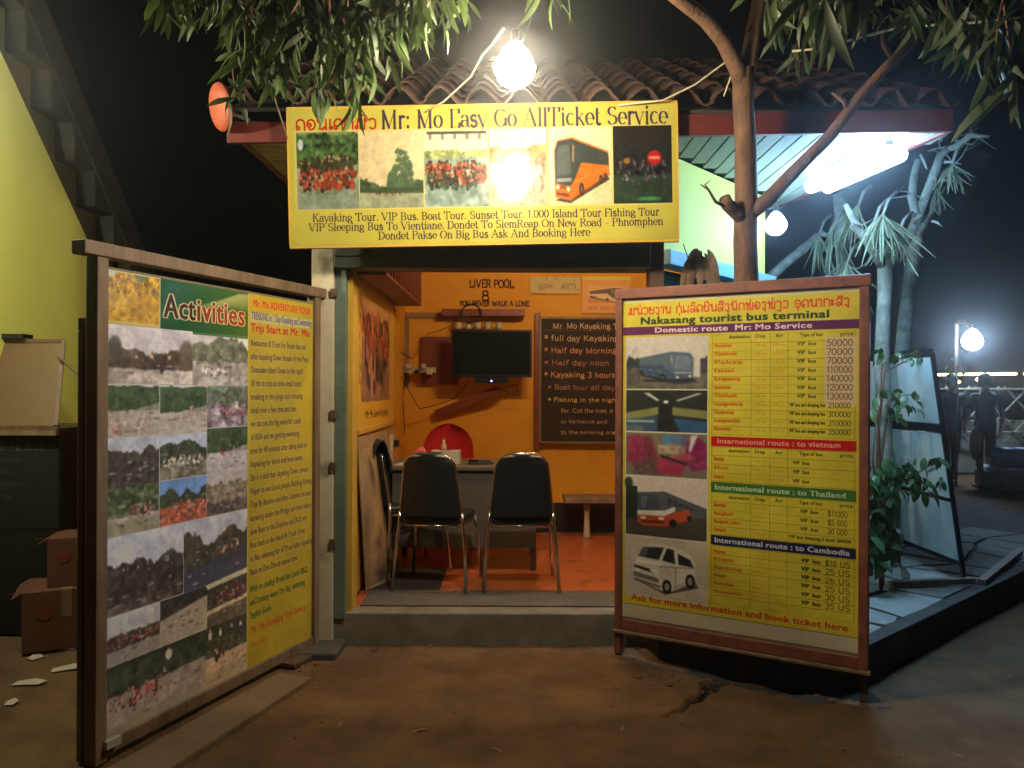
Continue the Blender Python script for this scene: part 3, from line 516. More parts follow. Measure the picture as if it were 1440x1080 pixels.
A(0,.574,.30,.742,33,th=0.35,sky=(196,198,206),tree=(62,56,50),gnd=(92,82,72),hz=.50,amp=.20,gv=1.1,cloud=.3,people=[(26,(60,52,46),.5,.12,.05,.6,.8)])
A(.302,.574,.606,.742,34,th=0.22,sky=(186,190,198),tree=(66,64,50),gnd=(70,74,96),hz=.48,amp=.28,gv=.7,cloud=.5,people=[(8,(190,120,80),.55,.1,.05,.7,.3)])
AC.poly([(.302*1040,.70*1400),(.606*1040,.66*1400),(.606*1040,.745*1400),(.302*1040,.745*1400)],(56,62,84),.8)
A(0,.744,.203,.85,35,th=0.16,sky=(196,198,200),tree=(74,60,52),gnd=(156,146,136),hz=.5,amp=.1,gv=.15,people=[(26,(150,70,52),.56,.1,.06,.5,.95)])
A(.205,.744,.408,.85,36,th=0.3,sky=(52,54,58),tree=(52,52,46),gnd=(180,160,128),hz=.1,amp=.1,gv=.2); AC.poly([(.205*1040,.79*1400),(.408*1040,.765*1400),(.408*1040,.85*1400),(.205*1040,.85*1400)],(182,164,132))
A(.408,.742,.606,.85,37,th=0.3,sky=(60,66,52),tree=(70,70,58),gnd=(96,80,64),hz=.3,amp=.1,people=[(26,(120,52,60),.35,.3,.09,.55,.8)])
AC.poly([(.40*1040,.742*1400),(.606*1040,.728*1400),(.606*1040,.742*1400),(.41*1040,.754*1400)],(206,196,146)); AC.poly([(.40*1040,.808*1400),(.606*1040,.796*1400),(.606*1040,.806*1400),(.40*1040,.82*1400)],(206,186,126))
A(0,.85,.40,.997,38,th=0.3,sky=(52,64,46),tree=(54,66,46),gnd=(172,150,132),hz=.12,amp=.1,gv=.3,people=[(24,(190,130,120),.5,.3,.05,.3,.6),(8,(200,60,60),.6,.2,.06,.35,.3)])
A(.40,.85,.606,.997,39,th=0.2,sky=(52,60,44),tree=(60,66,48),gnd=(190,150,104),hz=.3,amp=.1,gv=.25,people=[(7,(70,50,44),.5,.15,.07,.25,.4),(5,(220,216,206),.14,.1,.10,.5,.8)])
AC.ell(.24*1040,.872*1400,14,18,(216,212,200)); AC.poly([(0,.985*1400),(.606*1040,.955*1400),(.606*1040,1400),(0,1400)],(150,140,92),.5)
for i,q in enumerate(((0,.116,.337,.243),(.337,.123,.607,.246),(0,.247,.198,.358),(.2,.247,.402,.36),(.404,.247,.606,.352),(0,.36,.198,.468),(.2,.362,.402,.466),(.404,.354,.606,.466),(0,.468,.198,.572),(.2,.468,.402,.572),(.404,.468,.606,.572),(0,.574,.3,.742),(.302,.574,.606,.742),(0,.744,.203,.85),(.205,.744,.408,.85),(.408,.742,.606,.85),(0,.85,.40,.997),(.4,.85,.606,.997))):
    x0,y0,x1,y1=q; rr=random.Random(i+40)
    for k in range(26):     # rocks, foam and branches
        c=(rr.randint(40,90),)*3 if k%2 else (rr.randint(170,225),)*3
        u=rr.uniform(x0+.01,x1-.01); v=rr.uniform(y0+(y1-y0)*.4,y1-.01); AC.ell(u*1040,v*1400,rr.uniform(3,16),rr.uniform(1.5,5),(c[0],int(c[1]*.94),int(c[2]*.88)),.55)
    soften(AC,*q,k=2,n=2,mot=.12,seed=i)
_q=AC.a[int(.116*1400):,:int(.606*1040)]; _g=_q.mean(2,keepdims=True); _q[:]=np.clip(((_q*.75+_g*.25)-.42)*1.15+.56,0.05,1)*np.array([.98,.99,1.07],np.float32)
AC.rect(.606,0,.612,1,(205,190,100)); AC.rect(.612,0,1,1,(198,174,58))
AC.a[:, int(.612*1040):] *= (1+.14*(noise(1400,1040-int(.612*1040),200,77,3)[:,:,None]-.5))
AC.rect(.62,.012,.99,.036,(235,150,60),.5); AC.rect(.62,.048,.99,.076,(205,196,160),.75)
btext(AC,'Mr. Mo ADVENTURE TOUR',.635,.034,.021,(206,66,40),.35,bold=.6)
btext(AC,'TREKKING in 1 Day Kayaking and Swimming',.625,.068,.021,(60,66,150),.365,bold=.4)
btext(AC,'Trip Start at Mr. Mo',.622,.100,.022,(205,40,60),.36,bold=1.2)
LN=['Restaurant 8.15 am For Break fast and','after kayaking Down Stream At mo Paou','Donsadam Island Down to the rapid','30 mn to stop at some small island','treeking in the jungle and crossing','small river a few time and than','we can see the big waterfall south','of ASIA and we getting swimming','area for 40 minutes after taking bath to','Kayaking for lunch and have some','Eat it is and than kayaking Down stream','Fisper to see Local people Building fishing','Trap By Bamboo and after Continue to next','kayaking under the Bridge and then take a','slow Boat to the Dolphins and 20-25 mn','Boat back to the beach By Truck 15 mn','to Ban nakasang for ATM and after kayaking','Back to Don Det at sunset time']
LW=[.33,.35,.31,.30,.31,.27,.30,.29,.34,.31,.35,.37,.37,.37,.34,.33,.38,.28]
for i,(t,wd) in enumerate(zip(LN,LW)):
    v=.139+i*.0362
    AC.rect(.622,v-.019,.622+wd+.004,v+.006,(196,180,110),.5); btext(AC,t,.624,v,.0175,(84,54,66),wd,bold=.2)
for i,(t,wd) in enumerate((('With in cluding: Break fast Lunch BBQ,',.35),('and Drinking water Dry Bag, Swimming',.33),('English Guide',.12))):
    btext(AC,t,.624,.80+i*.035,.018,(46,96,60),wd,bold=.5)
btext(AC,'Mr. Mo Kayaking Trip Service',.63,.912,.020,(214,70,36),.33,bold=.6); btext(AC,'Don Det',.63,.95,.016,(200,90,36),.09,bold=.3)
AC.grain(.08)
# --- canvas 3: bus timetable poster
BT = Canvas(1000, 1480, (206,190,60))
BT.a *= (1+.16*(noise(1480,1000,180,9,4)[:,:,None]-.5))
BT.rect(0,0,1,.010,(200,190,150))
stext(BT,'ຫນ່ວຍງານ ກຸ່ມລົດຂົນສົ່ງນັກທ່ອງທ່ຽວ ຈຸດນາກະສັງ',.022,.047,.030,(206,62,22),.945,serif=False,thick=1.0)
btext(BT,'Nakasang tourist bus terminal',.082,.0785,.0225,(28,62,26),.81,bold=2.2)
BT.rect(0,.086,1,.1115,(92,34,84)); btext(BT,'Domestic route  Mr: Mo Service',.15,.106,.0165,(226,200,214),.675,bold=1.5)
BT.rect(.012,.118,.397,.93,(205,196,178)); 
land(BT,.016,.122,.392,.280,51,sky=(205,196,190),tree=(70,66,80),gnd=(104,100,92),hz=.5,amp=.12,cloud=.05)
bus(BT,.03,.150,.36,.268,(66,84,112),(84,102,120),(205,196,190),(104,100,92),flip=True)
land(BT,.016,.150,.08,.27,52,sky=(205,196,190),tree=(52,60,62),gnd=(90,86,80),hz=.35,amp=.1)
for i in range(40): BT.ell(R.uniform(.07,.33)*1000,R.uniform(.185,.245)*1480,R.uniform(3,12),R.uniform(2,6),(R.randint(70,150),R.randint(90,150),R.randint(120,170)),.45)
BT.rect(.10,.250,.34,.258,(40,40,44),.8)
# bus cabin
BT.rect(.016,.284,.392,.412,(44,46,44)); X=lambda u:u*1000; Yv=lambda v:v*1480
BT.poly([(X(.016),Yv(.355)),(X(.17),Yv(.335)),(X(.17),Yv(.36)),(X(.016),Yv(.38))],(140,142,88),.9); BT.poly([(X(.23),Yv(.335)),(X(.392),Yv(.345)),(X(.392),Yv(.37)),(X(.23),Yv(.36))],(140,142,88),.9)
BT.poly([(X(.016),Yv(.375)),(X(.165),Yv(.365)),(X(.165),Yv(.412)),(X(.016),Yv(.412))],(60,84,112)); BT.poly([(X(.24),Yv(.37)),(X(.392),Yv(.378)),(X(.392),Yv(.412)),(X(.27),Yv(.412))],(52,86,132))
BT.poly([(X(.10),Yv(.293)),(X(.125),Yv(.292)),(X(.175),Yv(.315)),(X(.165),Yv(.318))],(210,205,200)); BT.poly([(X(.37),Yv(.293)),(X(.35),Yv(.292)),(X(.25),Yv(.315)),(X(.26),Yv(.318))],(210,205,200)); BT.ell(X(.205),Yv(.32),12,7,(230,230,225))
BT.rect(.175,.335,.235,.412,(34,36,38)); BT.rect(.02,.378,.15,.384,(196,200,190),.8); BT.rect(.016,.396,.10,.412,(120,120,110),.6)
# seats
BT.rect(.016,.417,.392,.550,(118,112,92)); BT.rect(.19,.420,.30,.452,(88,124,160)); BT.rect(.17,.452,.30,.48,(176,166,130))
for q,c in ((((.02,.43),(.09,.42),(.12,.50),(.06,.53),(.02,.50)),(150,44,84)),(((.09,.425),(.14,.43),(.17,.50),(.13,.51)),(120,50,60)),(((.06,.51),(.16,.50),(.18,.545),(.05,.548)),(90,70,66)),(((.30,.44),(.36,.425),(.39,.45),(.39,.52),(.33,.53),(.29,.50)),(140,30,96)),(((.17,.49),(.25,.485),(.30,.51),(.28,.545),(.18,.545),(.16,.52)),(165,44,84)),(((.20,.49),(.31,.475),(.33,.49),(.26,.505)),(190,90,110))): BT.poly([(X(a),Yv(b)) for a,b in q],c,.92)
for u in (.05,.11,.28,.34):
    for k in range(5): BT.seg(X(u+.006*k),Yv(.43+.006*k),X(u-.02+.01*k),Yv(.51),4,(R.randint(90,120),24,60),.6)
for i in range(110): BT.ell(X(R.uniform(.02,.38)),Yv(R.uniform(.42,.545)),R.uniform(4,14),R.uniform(3,9),(R.randint(80,190),R.randint(60,130),R.randint(60,120)),.5)
BT.poly([(X(.18),Yv(.482)),(X(.30),Yv(.505)),(X(.30),Yv(.512)),(X(.18),Yv(.49))],(44,36,44)); BT.poly([(X(.32),Yv(.42)),(X(.35),Yv(.42)),(X(.32),Yv(.47)),(X(.31),Yv(.47))],(205,200,205))
# bus 3
BT.rect(.016,.556,.392,.738,(205,190,182)); BT.poly([(X(.016),Yv(.66)),(X(.392),Yv(.64)),(X(.392),Yv(.738)),(X(.016),Yv(.738))],(72,66,62))
BT.poly([(X(.07),Yv(.604)),(X(.20),Yv(.596)),(X(.392),Yv(.64)),(X(.392),Yv(.665)),(X(.33),Yv(.675)),(X(.21),Yv(.705)),(X(.10),Yv(.705)),(X(.07),Yv(.695))],(84,86,92))
BT.poly([(X(.075),Yv(.61)),(X(.175),Yv(.607)),(X(.18),Yv(.655)),(X(.08),Yv(.658))],(62,72,84)); BT.poly([(X(.07),Yv(.67)),(X(.22),Yv(.665)),(X(.31),Yv(.645)),(X(.33),Yv(.675)),(X(.21),Yv(.705)),(X(.10),Yv(.706)),(X(.07),Yv(.695))],(176,74,48))
BT.poly([(X(.07),Yv(.66)),(X(.20),Yv(.655)),(X(.25),Yv(.64)),(X(.25),Yv(.655)),(X(.20),Yv(.672)),(X(.07),Yv(.675))],(214,206,196))
for k in range(6): BT.poly([(X(.215+.026*k),Yv(.615+.006*k)),(X(.234+.026*k),Yv(.618+.006*k)),(X(.234+.026*k),Yv(.637+.002*k)),(X(.215+.026*k),Yv(.640+.002*k))],(50,56,66),.9)
BT.poly([(X(.09),Yv(.69)),(X(.20),Yv(.688)),(X(.20),Yv(.695)),(X(.09),Yv(.698))],(90,44,34)); BT.ell(X(.10),Yv(.682),14,7,(230,220,200),.9); BT.ell(X(.185),Yv(.68),14,7,(230,220,200),.9); BT.ell(X(.24),Yv(.692),18,18,(30,28,28)); BT.ell(X(.315),Yv(.673),11,12,(30,28,28))
BT.poly([(X(.09),Yv(.615)),(X(.12),Yv(.614)),(X(.11),Yv(.65)),(X(.09),Yv(.65))],(120,130,140),.5); BT.rect(.016,.585,.072,.69,(44,52,48)); BT.ell(X(.03),Yv(.575),20,26,(40,50,44),.9,6)
minivan(BT,.016,.744,.395,.925,(196,184,166))
for q,k in (((.016,.122,.392,.28),3),((.016,.284,.392,.412),3),((.016,.417,.392,.55),4),((.016,.556,.392,.738),2),((.016,.744,.395,.925),2)): soften(BT,*q,k=k,mot=.05,seed=int(q[1]*100))
# table
cols=(.412,.578,.657,.728,.985)
def table(v0,v1,rows,hdr=True):
    for i in range(rows+1):
        v=v0+(v1-v0)*i/rows; BT.rect(.41,v,.99,v+.0012,(120,104,26),.8)
    for c in cols: BT.rect(c,v0,c+.0016,v1,(120,104,26),.7)
def dest(v,u,wd,col=(196,92,30)): 
    BT.rect(u,v-.012,u+wd,v+.002,(206,160,40),.5); btext(BT,t_,u+.004,v,.0105,col,wd-.008,bold=.5)
def head(v):
    for t,u,wd in (('destination',.485,.09),('Dep',.595,.045),('Arr',.68,.03),('Type of bus',.775,.09),('price',.93,.05)): btext(BT,t,u,v,.0105,(84,84,24),wd,bold=.8)
D=['Vientiane','Thakhek','Pakse','Paksan','Kongpapeng','Savannakhet','Thakhaek','Luangprabang','Vangvieng','Luangnamtha','Phonsavan']
head(.130); table(.118,.414,12)
pr=['50000','70000','70000','110000','140000','120000','130000']
BT.rect(.872,.134,.992,.325,(214,188,150))
for i in range(11):
    v=.158+i*.0247-.003; t_=D[i]; dest(v,.418,.06+.05*((i*7)%5)/4+.02)
    btext(BT,'1.00 am',.588,v,.009,(206,130,50),.055); btext(BT,'6.00 pm',.667,v,.009,(206,130,50),.05)
    if i<7: btext(BT,'VIP  bus',.765,v,.0105,(66,72,20),.075,bold=.8); stext(BT,pr[i],.878,v+.003,.0175,(50,34,34),.10,serif=False,thick=.75)
    else: btext(BT,'VIP bus and sleeping bus',.735,v,.0105,(72,78,22),.14,bold=.6); stext(BT,['210000','300000','310000','350000'][i-7],.885,v+.002,.014,(46,50,30),.085,serif=False,thick=.8)
def bar(v0,v1,col,txt,u0,wd,tc,k=1.3): BT.rect(.41,v0,.992,v1,col); btext(BT,txt,u0,v1-.008,.0155,tc,wd,bold=k)
bar(.420,.449,(190,26,30),'International route : to vietnam',.435,.50,(236,150,130))
head(.466); table(.451,.553,4)
for i,t_ in enumerate(('Danang','Hue','Saigon')):
    v=.492+i*.0262; dest(v,.418,.05+.02*(i%2)); btext(BT,'8.00 am',.588,v,.009,(206,130,50),.055); btext(BT,'7.00 pm',.667,v,.009,(206,130,50),.05); btext(BT,'VIP  bus',.75,v,.0105,(66,72,20),.065,bold=.8)
bar(.556,.587,(66,116,52),'International route : to Thailand',.425,.53,(186,206,170))
head(.604); table(.589,.712,5)
for i,t_ in enumerate(('Ubonratchathani','Bangkok','Bangkok  train','Chiangmai')):
    v=.629+i*.0245; dest(v,.418,.06+.03*(i%3)); btext(BT,'8.00 am',.588,v,.009,(200,140,50),.055)
    if i<3: btext(BT,'VIP  bus',.78,v,.0105,(66,72,20),.07,bold=.8); stext(BT,['$11000','$5 000','30 000'][i],.885,v+.003,.015,(46,40,26),.075,serif=False,thick=.8)
    else: btext(BT,'VIP bus sleeping 2 level 280000',.735,v,.010,(66,72,20),.24,bold=.5)
bar(.715,.744,(32,36,72),'International route : to Cambodia',.425,.545,(196,200,220))
table(.746,.918,7)
for i,t_ in enumerate(('Stungtreng','Kratie','Banlung','Phnompenh','Siemreap','Sihanoukville')):
    v=.767+i*.0238; dest(v,.418,.06+.035*(i%3),(186,96,30)); btext(BT,'8.00 am',.588,v,.009,(196,140,50),.055); btext(BT,'VIP  bus',.785,v,.0115,(46,50,18),.075,bold=1)
    stext(BT,['$18 US','25 US','26 US','25 US','30 US','35 US'][i],.876,v+.003,.0155,(40,36,26),.095,serif=False,thick=.75)
btext(BT,'Ask for more information and book ticket here',.045,.944,.019,(190,72,30),.92,bold=1.6)
BT.rect(0,.957,1,.9585,(90,80,40)); BT.rect(0,.9585,1,1,(196,184,160)); BT.grain(.08)
# --- canvas 4: chalkboard
CB = Canvas(640, 860, (40,28,24)); CB.a *= (1+.5*(noise(860,640,160,4,4)[:,:,None]-.5))
for i,(t,u,wd,c,h) in enumerate((('Mr. Mo Kayaking Trip',.13,.80,(235,200,160),.042),('* full day Kayaking',.04,.80,(215,190,140),.045),('* Half day Morning',.04,.78,(230,150,120),.042),('* Half day noon',.04,.70,(190,140,115),.038),('* Kayaking 3 hours',.04,.76,(235,170,110),.042),('* Boat tour all day',.08,.72,(185,130,115),.036),('* Fishing in the night',.08,.76,(230,190,90),.032),('for. Cut the tree, a',.22,.56,(215,170,135),.030),('to barbecue and',.22,.50,(190,150,120),.028),('to the swiming area',.22,.62,(200,170,140),.028))):
    stext(CB,t,u,.085+i*.098-(.012*max(0,i-6)),h,c,wd,serif=False,thick=.8,jit=.5,al=1)
CB.rect(.03,.098,.95,.101,(150,120,100),.6)
# --- canvas 5: faint chalk menu board of the stall
MN = Canvas(420, 620, (20,18,17)); MN.a *= (1+.8*(noise(620,420,90,14,4)[:,:,None]-.5))
for i,(t,u,wd) in enumerate((('Vip Sleeping Bus',.10,.78),('to Vientiane',.16,.5),('Boat Tour',.2,.45),('Fishing Tour',.14,.55),('Kayaking',.2,.4))):
    stext(MN,t,u,.16+i*.13,.05,(96,84,72) if i else (130,112,96),wd,serif=False,thick=.6,jit=.4,al=.7)
# --- canvas 6, 7, 8: posters in the shop
PA = Canvas(520, 360, (225,175,60)); land(PA,.10,.10,.86,.80,61,sky=(225,170,120),tree=(150,90,66),gnd=(165,120,100),hz=.2,amp=.2,tv=1.1,people=[(12,(190,90,70),.45,.4,.11,.5,.8),(8,(80,60,50),.7,.3,.1,.5,.7)])
for i in range(26): PA.ell(R.uniform(0,.09)*520,R.uniform(.1,.7)*360,R.uniform(4,10),R.uniform(6,14),(R.randint(100,200),R.randint(70,130),40),.6)
btext(PA,'Mr: Mo Eamin Kayaking',.2,.92,.06,(60,30,30),.6,bold=.8); PA.grain(.1)
PB = Canvas(420, 150, (205,150,70)); PB.rect(0,0,1,.9,(196,176,120)); 
for i in range(60): PB.ell(R.random()*420,R.random()*120,R.uniform(4,16),R.uniform(4,12),(R.randint(120,220),R.randint(110,190),R.randint(60,120)),.5)
stext(PB,'HAPPY',.15,.8,.4,(60,56,60),.3,serif=False,thick=.7,jit=.3); stext(PB,'ART!',.62,.8,.4,(60,56,60),.3,serif=False,thick=.7,jit=.3)
PC = Canvas(340, 300, (222,160,90)); PC.rect(0,0,1,.10,(216,200,60)); bus(PC,.12,.24,.95,.72,(226,190,160),(96,84,74),(226,170,110),(205,140,84),flip=True)
stext(PC,'MR MO BUS',.1,.9,.09,(200,70,50),.8,serif=False,thick=.8)
# ================================================================== STRUCTURE
def hfun(x, y):
    import mathutils
    n = mathutils.noise.noise(Vector((x*.9, y*.9, 0)))*.010 + mathutils.noise.noise(Vector((x*3.1, y*3.1, 4)))*.005 + mathutils.noise.noise(Vector((x*9, y*9, 8)))*.0025
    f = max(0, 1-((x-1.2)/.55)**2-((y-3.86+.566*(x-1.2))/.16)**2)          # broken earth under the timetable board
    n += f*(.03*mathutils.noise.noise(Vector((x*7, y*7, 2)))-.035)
    tr = [(.70,3.42,.010),(.80,3.52,.016),(.92,3.66,.030),(1.0,3.80,.045),(1.15,3.86,.05),(1.5,3.76,.05)]
    for (xa,ya,wa),(xb,yb,wb) in zip(tr,tr[1:]):
        dx,dy=xb-xa,yb-ya; t=max(0,min(1,((x-xa)*dx+(y-ya)*dy)/(dx*dx+dy*dy))); dd=math.hypot(x-xa-t*dx+.012*math.sin(x*55),y-ya-t*dy)
        ww=wa+(wb-wa)*t
        if dd<ww: n=min(n,-.055*(1-(dd/ww)**2)-.005)
    return n - .012
xs = sorted(set([round(.62+.015*i,3) for i in range(66)]+[-300,-120,-60,-30,-18,-12,-9,-7]+[round(-6+.06*i,3) for i in range(201)]+[7,9,12,18,30,60,120,300]))
ys = sorted(set([round(3.36+.015*i,3) for i in range(42)]+[-60,-20,-8,-4,-2]+[round(.5+.06*i,3) for i in range(142)]+[10,12,15,20,30,60,120,300]))
vs_ = [(x,y,hfun(x,y) if (-6<=x<=6 and .5<=y<=8.9) else -.012) for y in ys for x in xs]
nx = len(xs)
g = MB(); g.v = vs_; g.f = [(j*nx+i, j*nx+i+1, (j+1)*nx+i+1, (j+1)*nx+i) for j in range(len(ys)-1) for i in range(nx-1)]
import mathutils
for f_ in g.f:
    x=sum(g.v[i][0] for i in f_)/4; y=sum(g.v[i][1] for i in f_)/4; k=0
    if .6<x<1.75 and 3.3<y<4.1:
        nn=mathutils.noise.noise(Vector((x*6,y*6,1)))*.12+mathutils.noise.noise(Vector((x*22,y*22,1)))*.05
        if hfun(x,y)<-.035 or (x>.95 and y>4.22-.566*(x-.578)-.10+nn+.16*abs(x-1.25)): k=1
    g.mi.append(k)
g.build('ground', [M['ground'],M['gap']], smooth=True, kind='structure')
# pale concrete strip running below the activities board
st = MB(); st.extr([(-1.63,2.55,-.02),(-1.40,2.50,-.02),(-.98,3.78,-.02),(-1.16,3.84,-.02)],(0,0,.04)); st.build('concrete_strip', mat('dusty_kerb',(.21,.15,.09),(.15,.10,.06),5,.9,.5,40), kind='structure', bevel=.008)

# ---- platform with flagstones and kerb
plat = empty('platform', label=None); plat['kind']='structure'
pl = [(-1.12,4.36),(.74,4.36),(.80,4.165),(1.60,3.705),(1.70,3.76),(5.3,6.88),(5.3,9.0),(-1.12,9.0)]
b = MB(); b.prism([(x,y) for x,y in pl], -.05, .145); b.build('slab_base', M['kerb'], plat)
b = MB(); d = Vector((3.6,3.12,0)).normalized(); n_ = Vector((-d.y,d.x,0))
k0 = Vector((1.70,3.76,0)); k1 = Vector((5.3,6.88,0))
b.extr([k0-n_*.012+Vector((0,0,-.04)),k1-n_*.012+Vector((0,0,-.04)),k1-n_*.012+Vector((0,0,.178)),k0-n_*.012+Vector((0,0,.178))], n_*.085)
b.build('kerb_edge', M['kerb'], plat, bevel=.006)
b = MB(); b.box(-1.12,.98,4.335,4.468,-.03,.172); b.build('step_edge', M['concrete'], plat, bevel=.008)
rs_ = random.Random(5); NU,NV = 10,4
gp = {}
for i in range(NU+1):
    for j in range(NV+1):
        u = i*.42 + (rs_.uniform(-.12,.12) if 0<i<NU else 0); v = .09+j*.40+(rs_.uniform(-.13,.13) if 0<j<NV else 0)
        gp[i,j] = k0 + d*u + n_*v
for i in range(NU):
    for j in range(NV):
        q = [gp[i,j],gp[i+1,j],gp[i+1,j+1],gp[i,j+1]]; c = sum(q,Vector())/4
        q = [c+(p-c)*rs_.uniform(.86,.97) for p in q]
        # keep clear of the building's diagonal wall
        if any((p.x<1.98 and p.y>4.50+(p.x-.85)*1.11) for p in q): continue
        h = .158+rs_.uniform(0,.012); e=[]
        for a,bb in zip(q,q[1:]+q[:1]):
            e += [a, (a+bb)/2+Vector((rs_.uniform(-.02,.02),rs_.uniform(-.02,.02),0))]
        s = MB(); s.prism([(p.x,p.y) for p in e], .14, h); s.build('paving_stone', M['slab'], plat, bevel=.005)
# rubble at the foot of the step and under the board
def rock(r, seed):
    rr = random.Random(seed); bm = bmesh.new(); bmesh.ops.create_icosphere(bm, subdivisions=1, radius=r)
    for v in bm.verts: v.co = Vector((v.co.x*rr.uniform(.7,1.3), v.co.y*rr.uniform(.7,1.3), v.co.z*rr.uniform(.4,.8)))
    me = bpy.data.meshes.new('stone'); bm.to_mesh(me); bm.free(); me.materials.append(M['concrete']); return me
rm = [rock(1,i) for i in range(5)]
rub = MB()
rr_ = random.Random(11)
for i in range(170):
    if i<70: x=rr_.uniform(.62,1.62); y=4.05-(x-.62)*.45+rr_.uniform(-.22,.1)
    elif i<100: x=rr_.uniform(-.95,.9); y=4.33-abs(rr_.gauss(0,.05))
    elif i<125: x=rr_.uniform(-1.35,-.9); y=rr_.uniform(3.9,4.35)
    else: x=rr_.uniform(-2.5,2.4); y=rr_.uniform(2.4,4.2)
    r = rr_.uniform(.004,.012)*(2.6 if rr_.random()<.15 else 1) if i<125 else rr_.uniform(.003,.008)
    me = rm[i%5]; a=rr_.uniform(0,6.3)
    T = Matrix.Translation((x,y,hfun(x,y)+r*.05)) @ Matrix.Rotation(a,4,'Z') @ Matrix.Scale(r,4)
    rub.add([T@v.co for v in me.vertices], [tuple(p.vertices) for p in me.polygons])
for i in range(900):
    x=rr_.uniform(-3.2,3.2); y=rr_.uniform(1.9,4.3); r=rr_.uniform(.002,.005)*(2 if rr_.random()<.08 else 1); me=rm[i%5]
    T=Matrix.Translation((x,y,hfun(x,y)+r*.2))@Matrix.Rotation(rr_.uniform(0,6),4,'Z')@Matrix.Scale(r,4)
    rub.add([T@v.co for v in me.vertices],[tuple(p.vertices) for p in me.polygons])
rub.build('rubble', M['ground'], kind='stuff')
dk = MB(); dk.box(-1.30,-.93,4.08,4.34,-.02,.03); dk.build('concrete_footing', M['kerb'], kind='structure', bevel=.01)

# ================================================================== TICKET OFFICE
off = empty('ticket_office', (0,4.4,0), label='small orange-walled ticket office with a clay tile roof and open front', cat='ticket office')
OT = Matrix.Translation((0,-4.4,0))
def op(mb, name, m, parent=None, **k):
    mb.v = [(x,y-4.4,z) for x,y,z in mb.v] if parent is None else mb.v
    return mb.build(name, m, parent or off, **k)
def wallseg(p0, p1, z0, z1, t=.08):
    p0=Vector((*p0,0)); p1=Vector((*p1,0)); dd=(p1-p0).normalized(); nn=Vector((-dd.y,dd.x,0))*t
    return MB().extr([p0+Vector((0,0,z0)),p1+Vector((0,0,z0)),p1+Vector((0,0,z1)),p0+Vector((0,0,z1))], nn)
FZ = .17
b=MB(); b.prism([(-.94,4.47),(.84,4.47),(1.80,5.62),(1.80,6.79),(-.94,6.79)],.10,FZ); op(b,'floor',M['floor'])
# floor tiles drawn by thin recessed joints: separate tiles near the door
op(wallseg((-.95,6.80),(-.95,4.47),FZ,2.74,-.08),'wall',M['wallin'])            # left wall (thickness outwards)
op(wallseg((1.86,6.80),(-1.04,6.80),.0,2.74,-.08),'wall',M['wallin'])       # back wall
b=MB(); b.box(-1.04,1.95,6.79,6.7995,.42,2.74)
op(MB().box(-.948,1.85,6.775,6.797,FZ,.43),'skirting',M['base'])
op(wallseg((.86,4.55),(1.86,5.66),2.265,2.86,.08),'wall',M['lime'])
op(wallseg((.86,4.55),(1.86,5.66),.14,1.15,.08),'wall',M['lime'])
op(wallseg((1.86,5.66),(1.86,6.88),.14,2.86,.08),'wall',M['lime'])
dv = Vector((1,1.11,0)).normalized(); dn = Vector((dv.y,-dv.x,0))
def dpt(s, z, off_=0): return Vector((.86,4.55,0))+dv*s+dn*off_+Vector((0,0,z))
op(MB().beam(dpt(0,2.22,.02),dpt(1.50,2.22,.02),.13,.09),'window_lintel',M['blue'],bevel=.004)
wf = MB()
for s in (.04,.40,.76,1.12,1.46): wf.beam(dpt(s,1.15,-.04),dpt(s,2.175,-.04),.045,.045)
wf.beam(dpt(.0,1.17,-.04),dpt(1.49,1.17,-.04),.05,.05); wf.beam(dpt(0,1.68,-.04),dpt(1.49,1.68,-.04),.04,.03)
wf = op(wf,'window_frame',M['blue'])
pn = MB(); pn.beam(dpt(.02,1.665,-.045),dpt(1.47,1.665,-.045),.006,1.0)
pn.v=[(x,y-4.4,z) for x,y,z in pn.v]; pn.build('pane',mat('dark_window_glass',(.03,.05,.07),None,4,.15),wf)
op(MB().prism([(-1.04,4.50),(.82,4.50),(1.80,5.66),(1.80,6.88),(-1.04,6.88)],2.74,2.80),'ceiling',M['wallin'])
op(MB().box(-1.125,-1.0,4.30,4.44,0,2.86),'door_post',M['whitepost'],bevel=.004,label='stained off-white post at the left of the doorway')
po = MB().box(-.999,-.935,4.32,4.45,.14,2.12); po=op(po,'door_post',M['greenpost'],bevel=.003,label='green-grey steel door post')
for z in (.55,.98,1.27,1.95):
    q=MB().box(-1.016,-.985,4.285,4.318,z-4.4*0,z+.045); q.v=[(x,y-4.4,zz) for x,y,zz in q.v]; q.build('hinge',M['darkframe'],po)
op(MB().box(-.934,-.905,4.36,4.50,FZ,2.12),'door_jamb',M['wallyel'])
op(MB().box(.775,.855,4.33,4.46,.14,2.86),'door_post',M['darkframe'],bevel=.003,label='dark brown post right of the doorway')
li = MB().box(-.999,.774,4.30,4.47,2.115,2.86); li=op(li,'lintel',M['lintel'],bevel=.004)
for z in (2.18,2.245): 
    q=MB().box(-.999,.774,4.292,4.299,z,z+.008); q.v=[(x,y-4.4,zz) for x,y,zz in q.v]; q.build('shutter_rib',M['lintel'],li)
